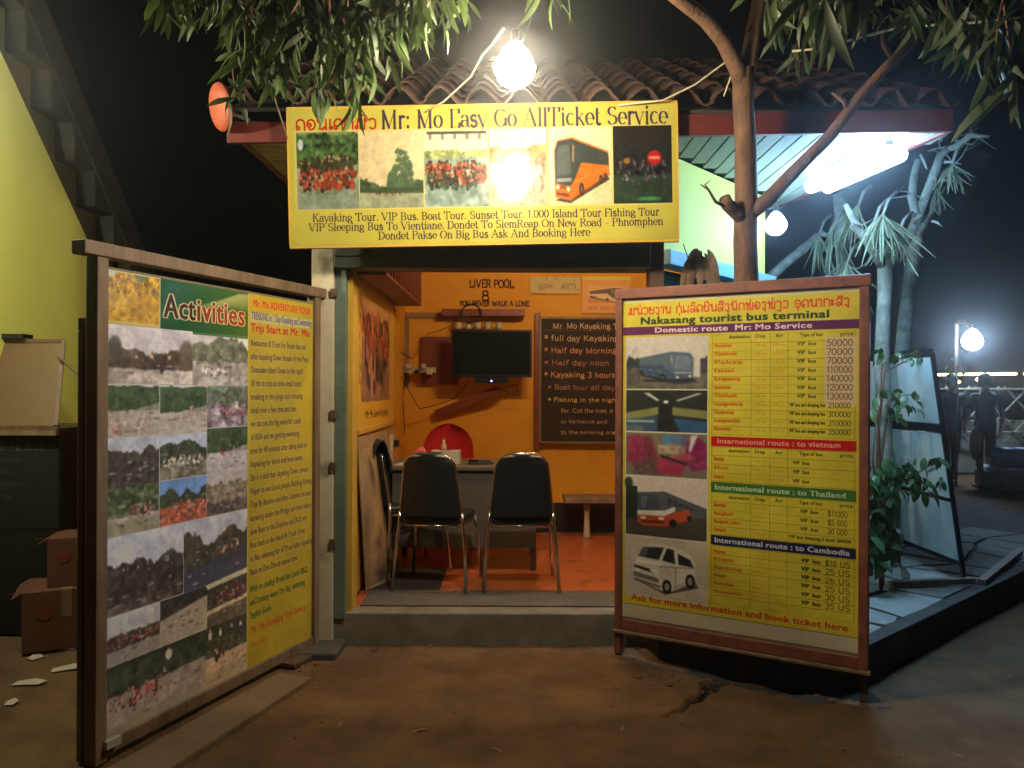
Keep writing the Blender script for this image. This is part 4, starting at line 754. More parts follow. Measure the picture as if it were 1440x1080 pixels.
# soffit
dk=MB(); dk.extr([(-1.55,4.22,2.885),(2.38,4.22,2.885),(2.0,6.30,2.885),(-1.55,6.30,2.885)],(0,0,.02)); op(dk,'soffit_deck',M['soffitb'])
x=-1.08
while x<2.33:
    y1 = 4.29 if x<.80 else (4.54+(x-.86)*1.11-.0 if x<1.80 else 6.28)
    xr=2.38-(6.28-4.22)*.0
    if x>2.0: y1=4.22+(2.36-x)/.38*2.08
    if y1>4.30 or x<.8:
        op(MB().box(x,x+.088,4.225,max(4.26,y1),2.862,2.883),'soffit_board',M['soffit'])
    x+=.10
y=4.26
while y<6.2:
    op(MB().box(-1.54,-1.125,y,y+.082,2.862,2.883),'soffit_board',M['soffit']); y+=.096
# fascias
op(MB().extr([(-1.56,4.185,2.775),(2.40,4.185,2.855),(2.40,4.185,2.975),(-1.56,4.185,2.885)],(0,.035,0)),'fascia',M['fascia'],bevel=.003)
op(MB().box(-1.58,-1.545,4.2205,6.30,2.855,2.93),'fascia',M['darkframe'])
op(MB().extr([(2.40,4.2205,2.855),(2.37,4.2205,2.855),(2.0,6.30,2.855),(2.03,6.30,2.855)],(0,0,.10)),'fascia',M['fascia'])
# roof tiles
SL=math.radians(27); RD=Vector((0,math.cos(SL),math.sin(SL)))
op(MB().extr([(-1.56,4.20,2.95),(2.38,4.20,2.95),(2.38,6.6,2.95+2.4*math.tan(SL)),(-1.56,6.6,2.95+2.4*math.tan(SL))],(0,0,.02)),'roof_deck',M['soffitb'])
def tile_mesh(seed):
    rr=random.Random(seed); t=MB(); n=8; L=.40
    for (yy,sc_) in ((0,1.0),(L,.86)):
        for layer in (0,-.013):
            for i in range(n+1):
                u=i/n; xx=(u-.5)*.232*sc_; zz=(math.sin(PI*min(1,u/.68))*.066 if u<.68 else -math.sin(PI*(u-.68)/.32)*.022)*sc_+layer
                t.v.append((xx, yy+rr.uniform(-.004,.004), zz+.018))
    a=n+1
    for i in range(n):
        t.f += [(i,i+1,2*a+i+1,2*a+i),(a+i+1,a+i,3*a+i,3*a+i+1),(i+1,i,a+i,a+i+1)]
    return t.mesh('roof_tile',M['tile'],True)
tm=[tile_mesh(i) for i in range(4)]
rt=random.Random(2)
for r_ in range(8):
    for c_ in range(18):
        x=-1.46+c_*.22; p=Vector((x,4.12,2.975))+RD*(r_*.31)
        T=Matrix.Translation(p-Vector((0,4.4,0))) @ Matrix.Rotation(rt.uniform(-.035,.035),4,'Z') @ Matrix.Rotation(SL+rt.uniform(-.02,.02)-.05,4,'X') @ Matrix.Rotation(rt.uniform(-.05,.05),4,'Y')
        inst('roof_tile', tm[rt.randrange(4)], off, T)
# painted slogan on the back wall (flat paint, a hair proud)
def ribbon(txt, x0, z0, cap, width, y, th):
    rb=MB(); gl=[]; x=0
    for ch in txt:
        if ch==' ': x+=3; continue
        a,st,_=glyph(ch); gl.append((st,x)); x+=a
    sx=width/x; sz=cap/7
    rr=random.Random(3)
    for st,gx in gl:
        j=rr.uniform(-.3,.3)
        for pl_ in st:
            for (xa,ya),(xb,yb) in zip(pl_,pl_[1:]):
                rb.beam((x0+(gx+xa)*sx,y,z0+(ya+j)*sz),(x0+(gx+xb)*sx,y,z0+(yb+j)*sz),.002,th,up=(0,1,0)) if False else rb.extr(*_rq((x0+(gx+xa)*sx,z0+(ya+j)*sz),(x0+(gx+xb)*sx,z0+(yb+j)*sz),th,y))
    return rb
def _rq(a,b,th,y):
    dx,dz=b[0]-a[0],b[1]-a[1]; L=math.hypot(dx,dz)+1e-9; nx_,nz_=-dz/L*th/2,dx/L*th/2; ex,ez=dx/L*th/3,dz/L*th/3
    return [(a[0]-ex+nx_,y,a[1]-ez+nz_),(b[0]+ex+nx_,y,b[1]+ez+nz_),(b[0]+ex-nx_,y,b[1]+ez-nz_),(a[0]-ex-nx_,y,a[1]-ez-nz_)],(0,.002,0)
YB=6.795
def bx(px,Y=6.79): return (px-720)/1080*Y
def bz(py,Y=6.79): return 1.45-(py-544)/1080*Y
sl=ribbon('LIVER POOL',bx(659),bz(404),.068,bx(722)-bx(659),YB,.011)
s2=ribbon('8',bx(676),bz(422),.085,.075,YB,.012); s3=ribbon('YOU NEVER WALK A LONE',bx(645),bz(430),.045,bx(744)-bx(645),YB,.009)
for q in (s2,s3): sl.add(q.v,q.f)
op(sl,'slogan',M['letter'])
# cream trim strips behind the television
op(MB().box(bx(570),bx(640),6.775,6.797,bz(447),bz(440)),'wall_trim',M['wood']); op(MB().box(bx(568),bx(575),6.775,6.797,bz(545),bz(447.5)),'wall_trim',M['wood'])

# ================================================================== LAMPS
def bulb(name, loc, r, col, s, label, base_up=True, n=2):
    t = empty(name, loc, label=label, cat='lamp')
    bm=bmesh.new(); bmesh.ops.create_uvsphere(bm,u_segments=16,v_segments=10,radius=r)
    for v in bm.verts:
        if v.co.z>0: v.co.z*=1.25; v.co.x*=(1-.35*v.co.z/(1.3*r)); v.co.y*=(1-.35*v.co.z/(1.3*r))
    me=bpy.data.meshes.new('glass_bulb'); bm.to_mesh(me); bm.free(); me.materials.append(emis('lit_'+name,col,s)); me.polygons.foreach_set('use_smooth',[True]*len(me.polygons))
    o=inst('glass_bulb',me,t)
    MB().lathe([(.014,r*1.2),(.018,r*1.2+.01),(.018,r*1.2+.05),(.010,r*1.2+.06)],12).build('socket',M['black'],t,smooth=False)
    return t
B1=(.006,3.20,2.782)
bulb('hanging_bulb',B1,.085,(1.0,.85,.60),BULB_L,'bare bright warm bulb hanging in front of the yellow banner')
def tubelamp(name,p0,p1,r,col,s,label,flat=True):
    p0=Vector(p0);p1=Vector(p1); t=empty(name,p0,label=label,cat='lamp'); d_=p1-p0
    em=emis('lit_'+name,col,s); MB().tube([Vector((0,0,0)),d_],r,10).build('tube',em,t,smooth=True)
    if r>.03: MB().tube([Vector((.11,0,0)),d_+Vector((.11,0,0))],r,10).build('tube',em,t,smooth=True)  # second tube added to make the lamp's glare larger and brighter
    u=d_.normalized()
    MB().beam(-u*.0+Vector((.05 if r>.03 else 0,0,r+.02)),d_+Vector((.05 if r>.03 else 0,0,r+.02)),.05,.03).build('fitting',M['paper'],t,bevel=.004)
    for p in (() if r>.03 else (-u*.012,d_+u*.012)): MB().beam(p-u*.014,p+u*.014,.03,.05).build('end_cap',M['black'] if False else M['paper'],t)
    return t
tubelamp('fluorescent_lamp',(2.05,4.28,2.76),(1.93,4.98,2.76),.044,(.36,.65,1.0),TUBE_L,'glaring blue-white tube lamp under the right eave')
clp=bulb('corner_lamp',(1.85,5.40,2.60),.075,(.36,.65,1.0),CORNER_L,'smaller blue-white lamp near the lime wall corner')

MB().tube([(0,0,.15),(0,0,.255)],.006,6).build('cord',M['wireb'],clp)
tubelamp('assumed_room_lamp',(.25,4.75,2.66),(.85,4.75,2.66),.018,(1.0,.72,.40),ASSUMED_ROOM_L,'assumed warm tube lamp on the office ceiling, unseen behind the lintel')  # assumed lamp, hidden from the camera, gives the office its warm light
bulb('assumed_wall_lamp',(-2.74,3.45,2.86),.042,(1.0,.93,.68),ASSUMED_WALL_L,'assumed unseen lamp beyond the left edge, added to light the yellow-green wall')  # no such lamp in view; added to brighten the left wall
MB().tube([(-2.74,3.45,2.96),(-2.74,3.45,3.02),(-3.1,3.45,3.05)],.012,6).build('assumed_lamp_bracket',M['darkframe'],label='made-up bracket carrying the assumed lamp beyond the left edge',cat='bracket')  # made up to hold the unseen lamp
FL=P(1367,476,12.0)
fl=bulb('street_lamp',FL,.15,(.50,.72,1.0),FAR_L*.25,'distant blue-white lamp at the right edge of the scene')
MB().tube([(0,0,.2),(0,.15,.3),(.02,.4,.34),(.04,.5,.3),(.04,.5,-FL.z)],.03,8).build('lamp_pole',M['darkframe'],fl)
# ================================================================== BANNER
bnr = empty('banner_sign',(0,4.12,2.59),label='wide yellow banner over the doorway listing ticket services and tours',cat='sign')
bnr.rotation_euler=(math.radians(1.0),math.radians(-1.3),0)
bw0,bw1,bh=-1.19,.872,.362
MB().quad((bw0,-.016,-bh),(bw1,-.016,-bh),(bw1,-.016,bh),(bw0,-.016,bh)).build('banner_print',imgmat('banner_print',BN,.22,.0,.10,.3),bnr)
fr=[MB().box(bw0-.012,bw1+.012,-.0145,.02,-bh-.014,-bh+.0), MB().box(bw0-.012,bw1+.012,-.0145,.02,bh,bh+.014), MB().box(bw0-.014,bw0,-.0145,.02,-bh,bh), MB().box(bw1,bw1+.014,-.0145,.02,-bh,bh)]
for q in fr: q.build('frame',M['wallyel'],bnr)
MB().box(bw0,bw1,-.012,.012,-bh,bh).build('backing',M['board'],bnr)
for x in (-.9,.6): MB().box(x-.02,x+.02,.0125,.10,bh-.09,bh-.05).build('bracket',M['galv'],bnr)
# ================================================================== ACTIVITIES BOARD
ab = empty('activities_board',(-1.60,2.92,0),math.radians(69.3),label='large framed activities poster board full of river photographs, left of the doorway',cat='board')
W_=1.445
MB().quad((.055,-.012,.075),(W_-.05,-.012,.075),(W_-.05,-.012,1.90),(.055,-.012,1.90)).build('poster',imgmat('activities_poster',AC,.35,.0,.28),ab)
MB().box(.05,W_-.045,-.010,.008,.06,1.91).build('backing',M['board'],ab)
MB().box(.0,.052,-.03,.03,0,1.94).build('post',M['paleframe'],ab,bevel=.004)
MB().box(W_-.048,W_,-.03,.03,.0,1.94).build('post',M['paleframe'],ab,bevel=.004)
MB().box(-.06,W_+.06,-.036,.034,1.942,1.995).build('top_rail',M['paleframe'],ab,bevel=.004)
MB().box(.053,W_-.049,-.024,.02,.02,.074).build('bottom_rail',M['paleframe'],ab,bevel=.003)
MB().box(.035,.10,-.05,-.031,.055,.085).build('cleat',M['paper'],ab)
MB().box(W_-.32,W_-.02,-.10,.16,-.0,.022).build('foot',M['darkframe'],ab,bevel=.003)
# second board leaning behind it
ab2 = empty('rear_board',(-1.612,2.93,0),math.radians(69.3),label='narrow dark timber frame standing directly behind the activities board',cat='board')
MB().box(0,.05,.034,.062,0,1.66).build('post',M['paleframe'],ab2,bevel=.003)
MB().box(1.30,1.35,.036,.062,0,1.66).build('post',M['darkframe'],ab2,bevel=.003)
MB().box(-.0,1.35,.036,.062,1.661,1.71).build('top_rail',M['darkframe'],ab2,bevel=.003)
MB().box(.051,1.299,.042,.056,.08,1.66).build('panel',M['board'],ab2)
# ================================================================== TIMETABLE BOARD
tb = empty('timetable_board',(.578,4.22,0),math.radians(-29.5),label='yellow bus timetable board in a red-brown frame, right of the doorway',cat='board')
W2=1.262
MB().quad((.04,-.014,.205),(W2-.045,-.014,.205),(W2-.045,-.014,1.925),(.04,-.014,1.925)).build('poster',imgmat('timetable_poster',BT,.38,.0,.28),tb)
MB().box(.03,W2-.035,-.012,.010,.19,1.93).build('backing',M['board'],tb)
MB().box(0,.038,-.03,.03,.0,1.93).build('post',M['redframe'],tb,bevel=.004)
MB().box(W2-.043,W2,-.03,.03,.118,1.93).build('post',M['redframe'],tb,bevel=.004)
MB().box(W2-.04,W2-.003,.0,.03,-.02,.116).build('foot',M['kerb'],tb)
MB().box(-.004,W2+.006,-.034,.034,1.931,1.985).build('top_rail',M['redframe'],tb,bevel=.004)
MB().box(.039,W2-.044,-.028,.026,.135,.190).build('bottom_rail',M['redframe'],tb,bevel=.003)
MB().box(-.002,W2+.01,-.045,.0,.118,.133).build('ledge',M['paleframe'],tb,bevel=.002)

# ================================================================== LEFT NEIGHBOUR
nb = empty('neighbour_house',(-3.1,5.5,0),label='yellow-green house wall with a steep stained stair flight at far left',cat='house')
def nbx(mb,name,m,**k): mb.v=[(x+3.1,y-5.5,z) for x,y,z in mb.v]; return mb.build(name,m,nb,**k)
xw=-3.1
def LP(px,py):           # point of the wall plane x = xw seen at this pixel of the photograph
    Y=xw*1080/(px-720); return (xw,Y,1.45-(py-544)/1080*Y)
p_a=LP(0,78); p_b=LP(127,350)
sl_=(p_b[2]-p_a[2])/(p_b[1]-p_a[1])
def zl(y): return p_a[2]+sl_*(y-p_a[1])
nbx(MB().extr([(xw,3.2,0),(xw,7.4,0),(xw,7.4,zl(7.4)),(xw,3.2,zl(3.2))],(-.15,0,0)),'wall',M['limewall'])
nbx(MB().extr([(xw-.16,3.2,zl(3.2)-.6),(xw-.16,7.4,zl(7.4)-.6),(xw-.16,7.4,zl(7.4)+.80),(xw-.16,3.2,zl(3.2)+.80)],(-.1,0,0)),'shade_band',M['shadegreen'])  # dim strip above the lit wall, shade painted as a darker band
# stepped underside flight above the shade-coloured wall band
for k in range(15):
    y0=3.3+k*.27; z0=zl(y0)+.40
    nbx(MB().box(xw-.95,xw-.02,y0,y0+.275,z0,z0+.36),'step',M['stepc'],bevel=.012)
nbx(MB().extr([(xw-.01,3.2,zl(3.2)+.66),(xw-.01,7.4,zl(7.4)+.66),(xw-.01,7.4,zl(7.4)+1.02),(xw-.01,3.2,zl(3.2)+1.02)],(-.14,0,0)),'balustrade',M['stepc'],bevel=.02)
# stall with a slanted cream panel and chalk menu
sx0,sx1,sy=-3.05,-2.62,4.46
stl = empty('snack_stall',(sx0,sy,0),label='dark stall with a slanted cream panel on top and a faint chalk menu',cat='stall')
MB().box(-.3,sx1-sx0,0,.6,0,1.20).build('cabinet',M['black'],stl,bevel=.004)
MB().quad((-.25,-.004,.62),(sx1-sx0-.01,-.004,.62),(sx1-sx0-.01,-.004,1.16),(-.25,-.004,1.16)).build('chalk_menu',imgmat('chalk_menu',MN,.9),stl)
zt=1.215; zh=1.72
MB().extr([(-.25,-.015,zt),(.41,-.015,zt),(.30,.24,zh),(-.25,.24,zh)],(0,.012,.006)).build('cream_panel',M['cream'],stl)
for a_,b_ in (((.415,-.02,zt),(.305,.24,zh)),((-.25,.24,zh),(.305,.24,zh)),((-.25,-.02,zt-.012),(.43,-.02,zt-.012))):
    MB().beam(a_,b_,.022,.022).build('panel_frame',M['darkframe'],stl)
MB().box(-.25,.43,-.05,-.02,zt-.055,zt-.025).build('counter_lip',M['paleframe'],stl)
MB().box(-.25,.08,.2,.3,zh+.013,zh+.04).build('lid',M['black'],stl)
# rod leaning on the wall
MB().tube([(-2.72,4.6,1.62),(-2.45,4.62,1.38)],.008,6).build('rod',M['darkframe'],label='thin dark rod slanting between the stall and the poster board',cat='rod')
# cardboard boxes
def _flap(a,bb,c,sgn):
    x0=sgn*a*.5; x1=sgn*(a*.5+.05); z1=c+(.035 if sgn>0 else -.03)
    return [(x0,-bb/2,c),(x0,bb/2,c),(x1,bb/2,z1),(x1,-bb/2,z1),(x0,-bb/2,c-.004),(x0,bb/2,c-.004),(x1,bb/2,z1-.004),(x1,-bb/2,z1-.004)],[(0,1,2,3),(7,6,5,4),(0,3,7,4),(2,1,5,6),(3,2,6,7)]
def carton(loc,s,rz,label):
    t=empty('cardboard_box',loc,rz,label,'box','cardboard boxes beside the stall'); a,bb,c=s
    MB().box(-a/2,a/2,-bb/2,bb/2,0,c).build('carton',M['card'],t,bevel=.004)
    MB().box(-.025,.025,-bb/2-.001,bb/2+.001,c+.0005,c+.0015).build('tape',M['paleframe'],t)
    for sgn in (-1,1): MB().beam((sgn*a*.5,-bb/2+.01,c+.002),(sgn*(a*.5+.06),-bb/2+.01,c+.03+.03*sgn),.003,.003).add(*_flap(a,bb,c,sgn)).build('flap',M['card'],t)
    MB().box(-.025,.025,-bb/2-.0012,-bb/2-.0004,c*.55,c).build('tape',M['paleframe'],t)
    for q in ((-a*.25,.0),(a*.25,0)):
        MB().lathe([(.035,0),(.035,.001)],14,Matrix.Translation((q[0],-bb/2-.0015,c*.62))@Matrix.Rotation(PI/2,4,'X')).build('printed_mark',M['cabinet'],t)
carton((-2.52,4.38,0),(.42,.36,.33),.45,'large worn cardboard box on the ground beside the stall')
carton((-2.44,4.42,.332),(.34,.28,.27),.3,'smaller cardboard box stacked on top of the large one')
# litter
for i,(px,py,Y,s,a_,lb) in enumerate(((44,962,3.75,.15,.1,'cream paper scrap shaped like a tray on the dirt'),(100,941,3.95,.17,.5,'long pale paper scrap by the left board post'),(52,926,4.1,.07,1.2,'small folded paper scrap below the cardboard boxes'),(98,913,4.2,.08,.4,'torn paper scrap just in front of the cardboard boxes'),(18,990,3.5,.05,.2,'tiny white paper shred nearest the camera on the left'),(684,938,3.97,.02,.3,None))):
    if lb is None: continue
    g0=Vector(((px-720)/1080*Y,Y,0)); Y=1.45*1080/(py-544); g0=Vector(((px-720)/1080*Y,Y,hfun((px-720)/1080*Y,Y)+.006))
    q=MB(); pts=[(-s/2,-.02,0),(s/2*.7,-.028,.002),(s/2,.012,.006),(s*.1,.03,.012),(-s/2*.9,.022,.004)]
    q.extr([Matrix.Rotation(a_,4,'Z')@Vector(p)+g0 for p in pts],(0,0,.002)); q.build('paper_scrap',M['paper'],label=lb,cat='litter',group='paper scraps on the dirt')
# ================================================================== INSIDE THE SHOP
def img_plane(name,cv,p,label,cat,rough=.6,frame=None,fw=.02,group=None):
    """flat print given by four corners (bl, br, tr, tl), a thin backing and a frame"""
    bl,br,tr,tl=[Vector(q) for q in p]; n=(br-bl).cross(tl-bl).normalized()
    c=(bl+br+tr+tl)/4; t=empty(name,c,label=label,cat=cat,group=group)
    MB().quad(bl-c+n*.006,br-c+n*.006,tr-c+n*.006,tl-c+n*.006).build('print',imgmat(name+'_print',cv,rough,0,.03),t)
    MB().extr([bl-c,br-c,tr-c,tl-c],n*.005).build('backing',M['board'],t)
    if frame:
        for a,b_ in ((bl,br),(br,tr),(tr,tl),(tl,bl)):
            u=(b_-a).normalized(); MB().beam(a-c-u*fw*.5+n*.006,b_-c+u*fw*.5+n*.006,fw,.016,up=n).build('frame',frame,t)
    return t
img_plane('tour_poster',PA,((-.94,4.62,1.17),(-.94,6.05,1.17),(-.94,6.05,2.07),(-.94,4.62,2.12)),'tall yellow framed poster of people on the left inner wall','poster',.4,M['wallyel'],.03)
pt=MB(); pt.extr([(-.90,4.80,FZ),(-.80,5.05,FZ+.01),(-.86,6.0,FZ+.35),(-.93,6.0,1.12),(-.93,4.64,1.14)],(-.008,0,0)); 
pt.build('leaning_sheet',M['ply'],label='stained pale plywood sheet leaning on the left inner wall',cat='sheet')
cb_=empty('wall_cabinet',(-.845,5.35,2.10),label='red-brown slatted cabinet hung high on the left inner wall',cat='cabinet')
MB().box(-.10,.11,-.88,.85,0,.02).build('bottom_panel',M['cabinet'],cb_); MB().box(-.10,.11,-.88,.85,.40,.42).build('top_panel',M['cabinet'],cb_); MB().box(-.10,-.085,-.88,.85,.021,.399).build('back_panel',M['cabinet'],cb_)
for k in range(16): MB().box(.095,.11,-.87+k*.112,-.84+k*.112,.021,.399).build('slat',M['cabinet'],cb_)
img_plane('leaf_picture',PB,((bx(745),6.785,bz(413)),(bx(815),6.785,bz(413)),(bx(815),6.785,bz(389)),(bx(745),6.785,bz(389))),'small pale painted picture high on the back wall','picture')
img_plane('bus_poster',PC,((bx(818),6.785,bz(440)),(bx(886),6.785,bz(440)),(bx(886),6.785,bz(388)),(bx(818),6.785,bz(388))),'small bus poster at the upper right of the back wall','poster')
img_plane('chalkboard',CB,((bx(760,6.7),6.74,bz(622,6.7)),(bx(892,6.7),6.74,bz(622,6.7)),(bx(892,6.7),6.74,bz(446,6.7)),(bx(760,6.7),6.74,bz(446,6.7))),'dark chalkboard with kayaking tours handwritten in coloured chalk','chalkboard',.8,M['paleframe'],.018)
MB().box(bx(752),bx(759),6.742,6.79,bz(630),bz(440)).build('timber_batten',M['cabinet'],label='dark batten along the left side of the chalkboard',cat='batten')
# rack
rk=empty('wall_rack',(bx(680),6.70,bz(446)),label='dark red wall rack plank above the television',cat='rack')
MB().box(bx(623)-bx(680),bx(737)-bx(680),-.05,.08,0,.06).build('plank',M['cabinet'],rk,bevel=.003)
for i,px in enumerate((644,658,671,684,700)): MB().tube([(bx(px)-bx(680),-.02,0),(bx(px)-bx(680),-.02,-.03),(bx(px)-bx(680)+.015,-.02,-.04)],.003,5).build('hook',M['chrome'],rk)
mg=None
for i,(px,lb) in enumerate(((644,'leftmost pale mug hanging under the red rack'),(658,'second mug from the left under the red rack'),(671,'middle mug under the red rack above the television'),(684,'fourth mug from the left under the red rack'),(700,'rightmost pale mug hanging under the red rack'))):
    if mg is None:
        mg=empty('mug',(0,0,0),cat='mug',group='mugs hanging under the red rack')
        MB().lathe([(.022,0),(.027,.01),(.028,.06),(.024,.06),(.022,.012),(.001,.012)],12).build('cup',M['mug'],mg,smooth=True)
        MB().tube([(.027,0,.05),(.045,0,.045),(.045,0,.02),(.027,0,.015)],.004,6).build('handle',M['mug'],mg); o=mg
    else: o=copy_tree(mg)
    o.location=(bx(px)+.01,6.68,bz(446)-.115); o['label']=lb; o.rotation_euler=(0,0,i*.7)
cc=MB()
for k in range(3): cc.tube([(bx(664)+.085*math.cos(a),6.64-.012*k,bz(446)+.02+.075*math.sin(a)) for a in [2*PI*j/20 for j in range(21)]],.006,5,False)
cc.build('cable_coil',M['wireb'],smooth=True,label='black cable coil hanging over the red rack',cat='cable')
# tv
tv=empty('television',(bx(691,6.5),6.5,bz(497,6.5)),label='black flat television mounted on the orange back wall',cat='television')
tw=(bx(748,6.5)-bx(634,6.5))/2; th=(bz(462,6.5)-bz(529,6.5))/2
MB().box(-tw,tw,0,.05,-th,th).build('casing',M['black'],tv,bevel=.006)
MB().box(-tw+.018,tw-.018,-.003,-.0005,-th+.025,th-.018).build('screen',M['screen'],tv)
MB().box(-.14,.14,.01,.05,-th-.05,-th-.001).build('lower_bezel',M['black'],tv)
MB().lathe([(.008,0),(.008,.004)],10,Matrix.Translation((0,.008,-th-.03))@Matrix.Rotation(PI/2,4,'X')).build('power_light',emis('blue_led',(.25,.35,1),6),tv)
MB().beam((0,.05,0),(0,.285,.0),.05,.12).build('mount_arm',M['galv'],tv)
MB().beam((bx(700,6.6)-tv.location.x,.12,bz(548,6.6)-tv.location.z),(bx(612,6.7)-tv.location.x,.24,bz(583,6.7)-tv.location.z),.03,.07).build('shadow_bar',M['cabinet'],tv)  # made-up diagonal bar in place of a shadow on the back wall
MB().box(bx(593),bx(642),6.755,6.79,bz(541),bz(474)).build('wall_panel',M['cabinet'],label='dark brown panel on the wall left of the television',cat='panel')
# cables and adapters
cab=[]
def cable(pts,lb,r=.004,m='wireb',cat='cable',nm='cable',grp=None): 
    P_=[]
    for i in range(len(pts)-1):
        a,b_=Vector(pts[i]),Vector(pts[i+1]); 
        for k in range(6):
            t=k/6; q=a.lerp(b_,t); q.z-=.12*t*(1-t)*(a-b_).length; P_.append(q)
    P_.append(Vector(pts[-1])); return MB().tube(P_,r,5).build(nm,M[m],smooth=True,label=lb,cat=cat,**({'group':grp} if grp else {}))
cable([P(560,520,6.6),P(590,575,6.6),P(640,560,6.6),P(660,535,6.55)],'sagging black cable from the adapters to the television')
cable([P(570,520,6.7),P(566,560,6.7),P(570,610,6.6)],'black cable dropping from the adapters to the lower socket')
cable([P(700,545,6.6),P(728,556,6.6),P(728,540,6.65),P(690,548,6.6)],'loop of black cable below the television right corner')
cable([P(555,490,6.5),P(580,505,6.6),P(600,470,6.7),P(640,455,6.7)],'thin black cable arching over the adapters towards the rack')
ps=empty('power_strip',P(580,520,6.65),label='cluster of pale plug adapters on a power strip by the wall corner',cat='power strip')
MB().box(-.19,.2,0,.035,-.025,.02).build('strip',M['paper'],ps,bevel=.004)
for i,(x,z,s_,m_) in enumerate(((-.16,.02,.04,'mug'),(-.10,-.01,.035,'paper'),(-.03,.03,.045,'mug'),(.04,-.02,.035,'black'),(.10,.03,.04,'paper'),(.15,-.02,.045,'mug'))):
    MB().box(x-s_/2,x+s_/2,-.05,-.001,z-s_/2,z+s_/2).build('plug',M[m_],ps,bevel=.004)
sk=empty('wall_socket',(-.935,5.9,1.02),label='small socket box low on the left inner wall',cat='socket')
MB().box(-.012,.03,-.06,.06,-.06,.06).build('socket_box',M['mug'],sk,bevel=.004); MB().box(.031,.07,-.03,.02,-.03,.02).build('plug',M['black'],sk,bevel=.003)
# desk
dsk=empty('desk',(-.33,5.62,FZ),label='dark grey metal office desk in the middle of the room',cat='desk')
MB().box(-.53,.53,-.30,.30,.70,.73).build('desk_top',M['desktop'],dsk,bevel=.003)
MB().box(-.50,.50,-.27,-.255,.16,.699).build('front_panel',M['desk'],dsk)
for sx_ in (-1,1):
    MB().box(sx_*.49-.012,sx_*.49+.012,-.254,.26,.16,.699).build('side_panel',M['desk'],dsk)
    for sy_ in (-.24,.24): MB().box(sx_*.485-.02,sx_*.485+.02,sy_-.02,sy_+.02,0,.159).build('leg',M['desk'],dsk,bevel=.002)
MB().box(.28,.476,-.22,.24,.30,.68).build('drawer',M['desk'],dsk,bevel=.003)
# chairs
def make_chair():
    t=empty('stacking_chair',(0,0,0),cat='chair',group='black banquet chairs at the desk')
    # back facing -y, seat towards +y ; frame of bent tube
    w_=.20
    prof=[]
    for i in range(13):
        u=i/12; z=.47+.40*u; ww=.195-.045*u
        if u>.8: ww*=math.sqrt(max(0,1-((u-.8)/.2)**2*.75))
        prof.append((ww,z,-.20-.05*u))
    def shell(y0,y1,sc_):
        b=MB()
        for yo in (y0,y1):
            for ww,z,y in prof:
                for s in (-1,-.5,0,.5,1): b.v.append((s*ww*sc_, y+yo+.018*(1-s*s)*(-1), z if sc_==1 else .47+(z-.47)*sc_))
        n=len(prof)
        for k in (0,1):
            for i in range(n-1):
                for j in range(4):
                    a=k*n*5+i*5+j; f=(a,a+1,a+6,a+5); b.f.append(f if k==0 else f[::-1])
        for i in range(n-1):
            a=i*5; c=n*5+i*5; b.f.append((a+5,c+5,c,a)); a+=4; c+=4; b.f.append((a,c,c+5,a+5))
        for j in range(4):
            b.f.append((j+1,j,n*5+j,n*5+j+1)); a=(n-1)*5+j; b.f.append((a,a+1,n*5+a+1,n*5+a))
        return b
    shell(-.014,.022,1.0).build('backrest',M['vinyl'],t,smooth=True,bevel=.006)
    pp=[(s*(ww+.004),y-.0,z) for s,rng in ((-1,prof),(1,prof[::-1])) for ww,z,y in rng]
    MB().tube(pp,.008,6).build('back_frame',M['chrome'],t,smooth=True)
    MB().tube([(s*.115,-.268,.848+.012*(1-abs(s))) for s in (-1,-.6,0,.6,1)],.009,6).build('piping',M['pipe'],t,smooth=True)
    q=MB(); q.prism([(-.18,-.20),(.18,-.20),(.205,.02),(.20,.20),(-.20,.20),(-.205,.02)],.42,.475); q.build('seat',M['vinyl'],t,bevel=.018)
    MB().tube([(-.19,-.19,.412),(.19,-.19,.412),(.205,.19,.412),(-.205,.19,.412),(-.19,-.19,.412)],.009,6).build('seat_frame',M['chrome'],t,smooth=True)
    for s in (-1,1):
        MB().tube([(s*.198,-.205,.50),(s*.203,-.20,.42),(s*.215,-.205,.32),(s*.235,-.245,0.004)],.0115,8).build('leg',M['chrome'],t,smooth=True)
        MB().tube([(s*.20,.17,.42),(s*.215,.20,.30),(s*.235,.23,.004)],.0115,8).build('leg',M['chrome'],t,smooth=True)
    return t
c1=make_chair(); c1.location=(-.47,4.98,FZ); c1.rotation_euler=(0,0,math.radians(-9)); c1['label']='left black chair with chrome legs, its back to the doorway'
c2=copy_tree(c1); c2.location=(.055,4.98,FZ); c2.rotation_euler=(0,0,math.radians(2)); c2['label']='right black chair with chrome legs, its back to the doorway'
c3=copy_tree(c1); c3.location=(-.73,5.42,FZ); c3.rotation_euler=(0,0,math.radians(-62)); c3['label']='third black chair half hidden at the left end of the desk'
jk=MB(); NUx,NVx=17,21
for i in range(NUx):
    for j in range(NVx):
        u=-1+2*i/(NUx-1); v=-1+2*j/(NVx-1); a=max(-1,min(1,v*3.2)); rr=math.sin(u*9+v*4)*.008+math.sin(v*7+u*3)*.008
        jk.v.append((u*.215+rr, -.262+.046*a+rr*.8+.02*v*abs(v), .905-.03*abs(a)**2-max(0,abs(v)-.31)*(.30+.06*math.sin(u*5))+rr))
for i in range(NUx-1):
    for j in range(NVx-1): a=i*NVx+j; jk.f.append((a,a+1,a+NVx+1,a+NVx))
jk=jk.build('dark_jacket',M['blackc'],smooth=True,label='dark jacket draped over the third chair',cat='jacket'); jk.location=c3.location; jk.rotation_euler=c3.rotation_euler
_sm=jk.modifiers.new('thickness','SOLIDIFY'); _sm.thickness=.008
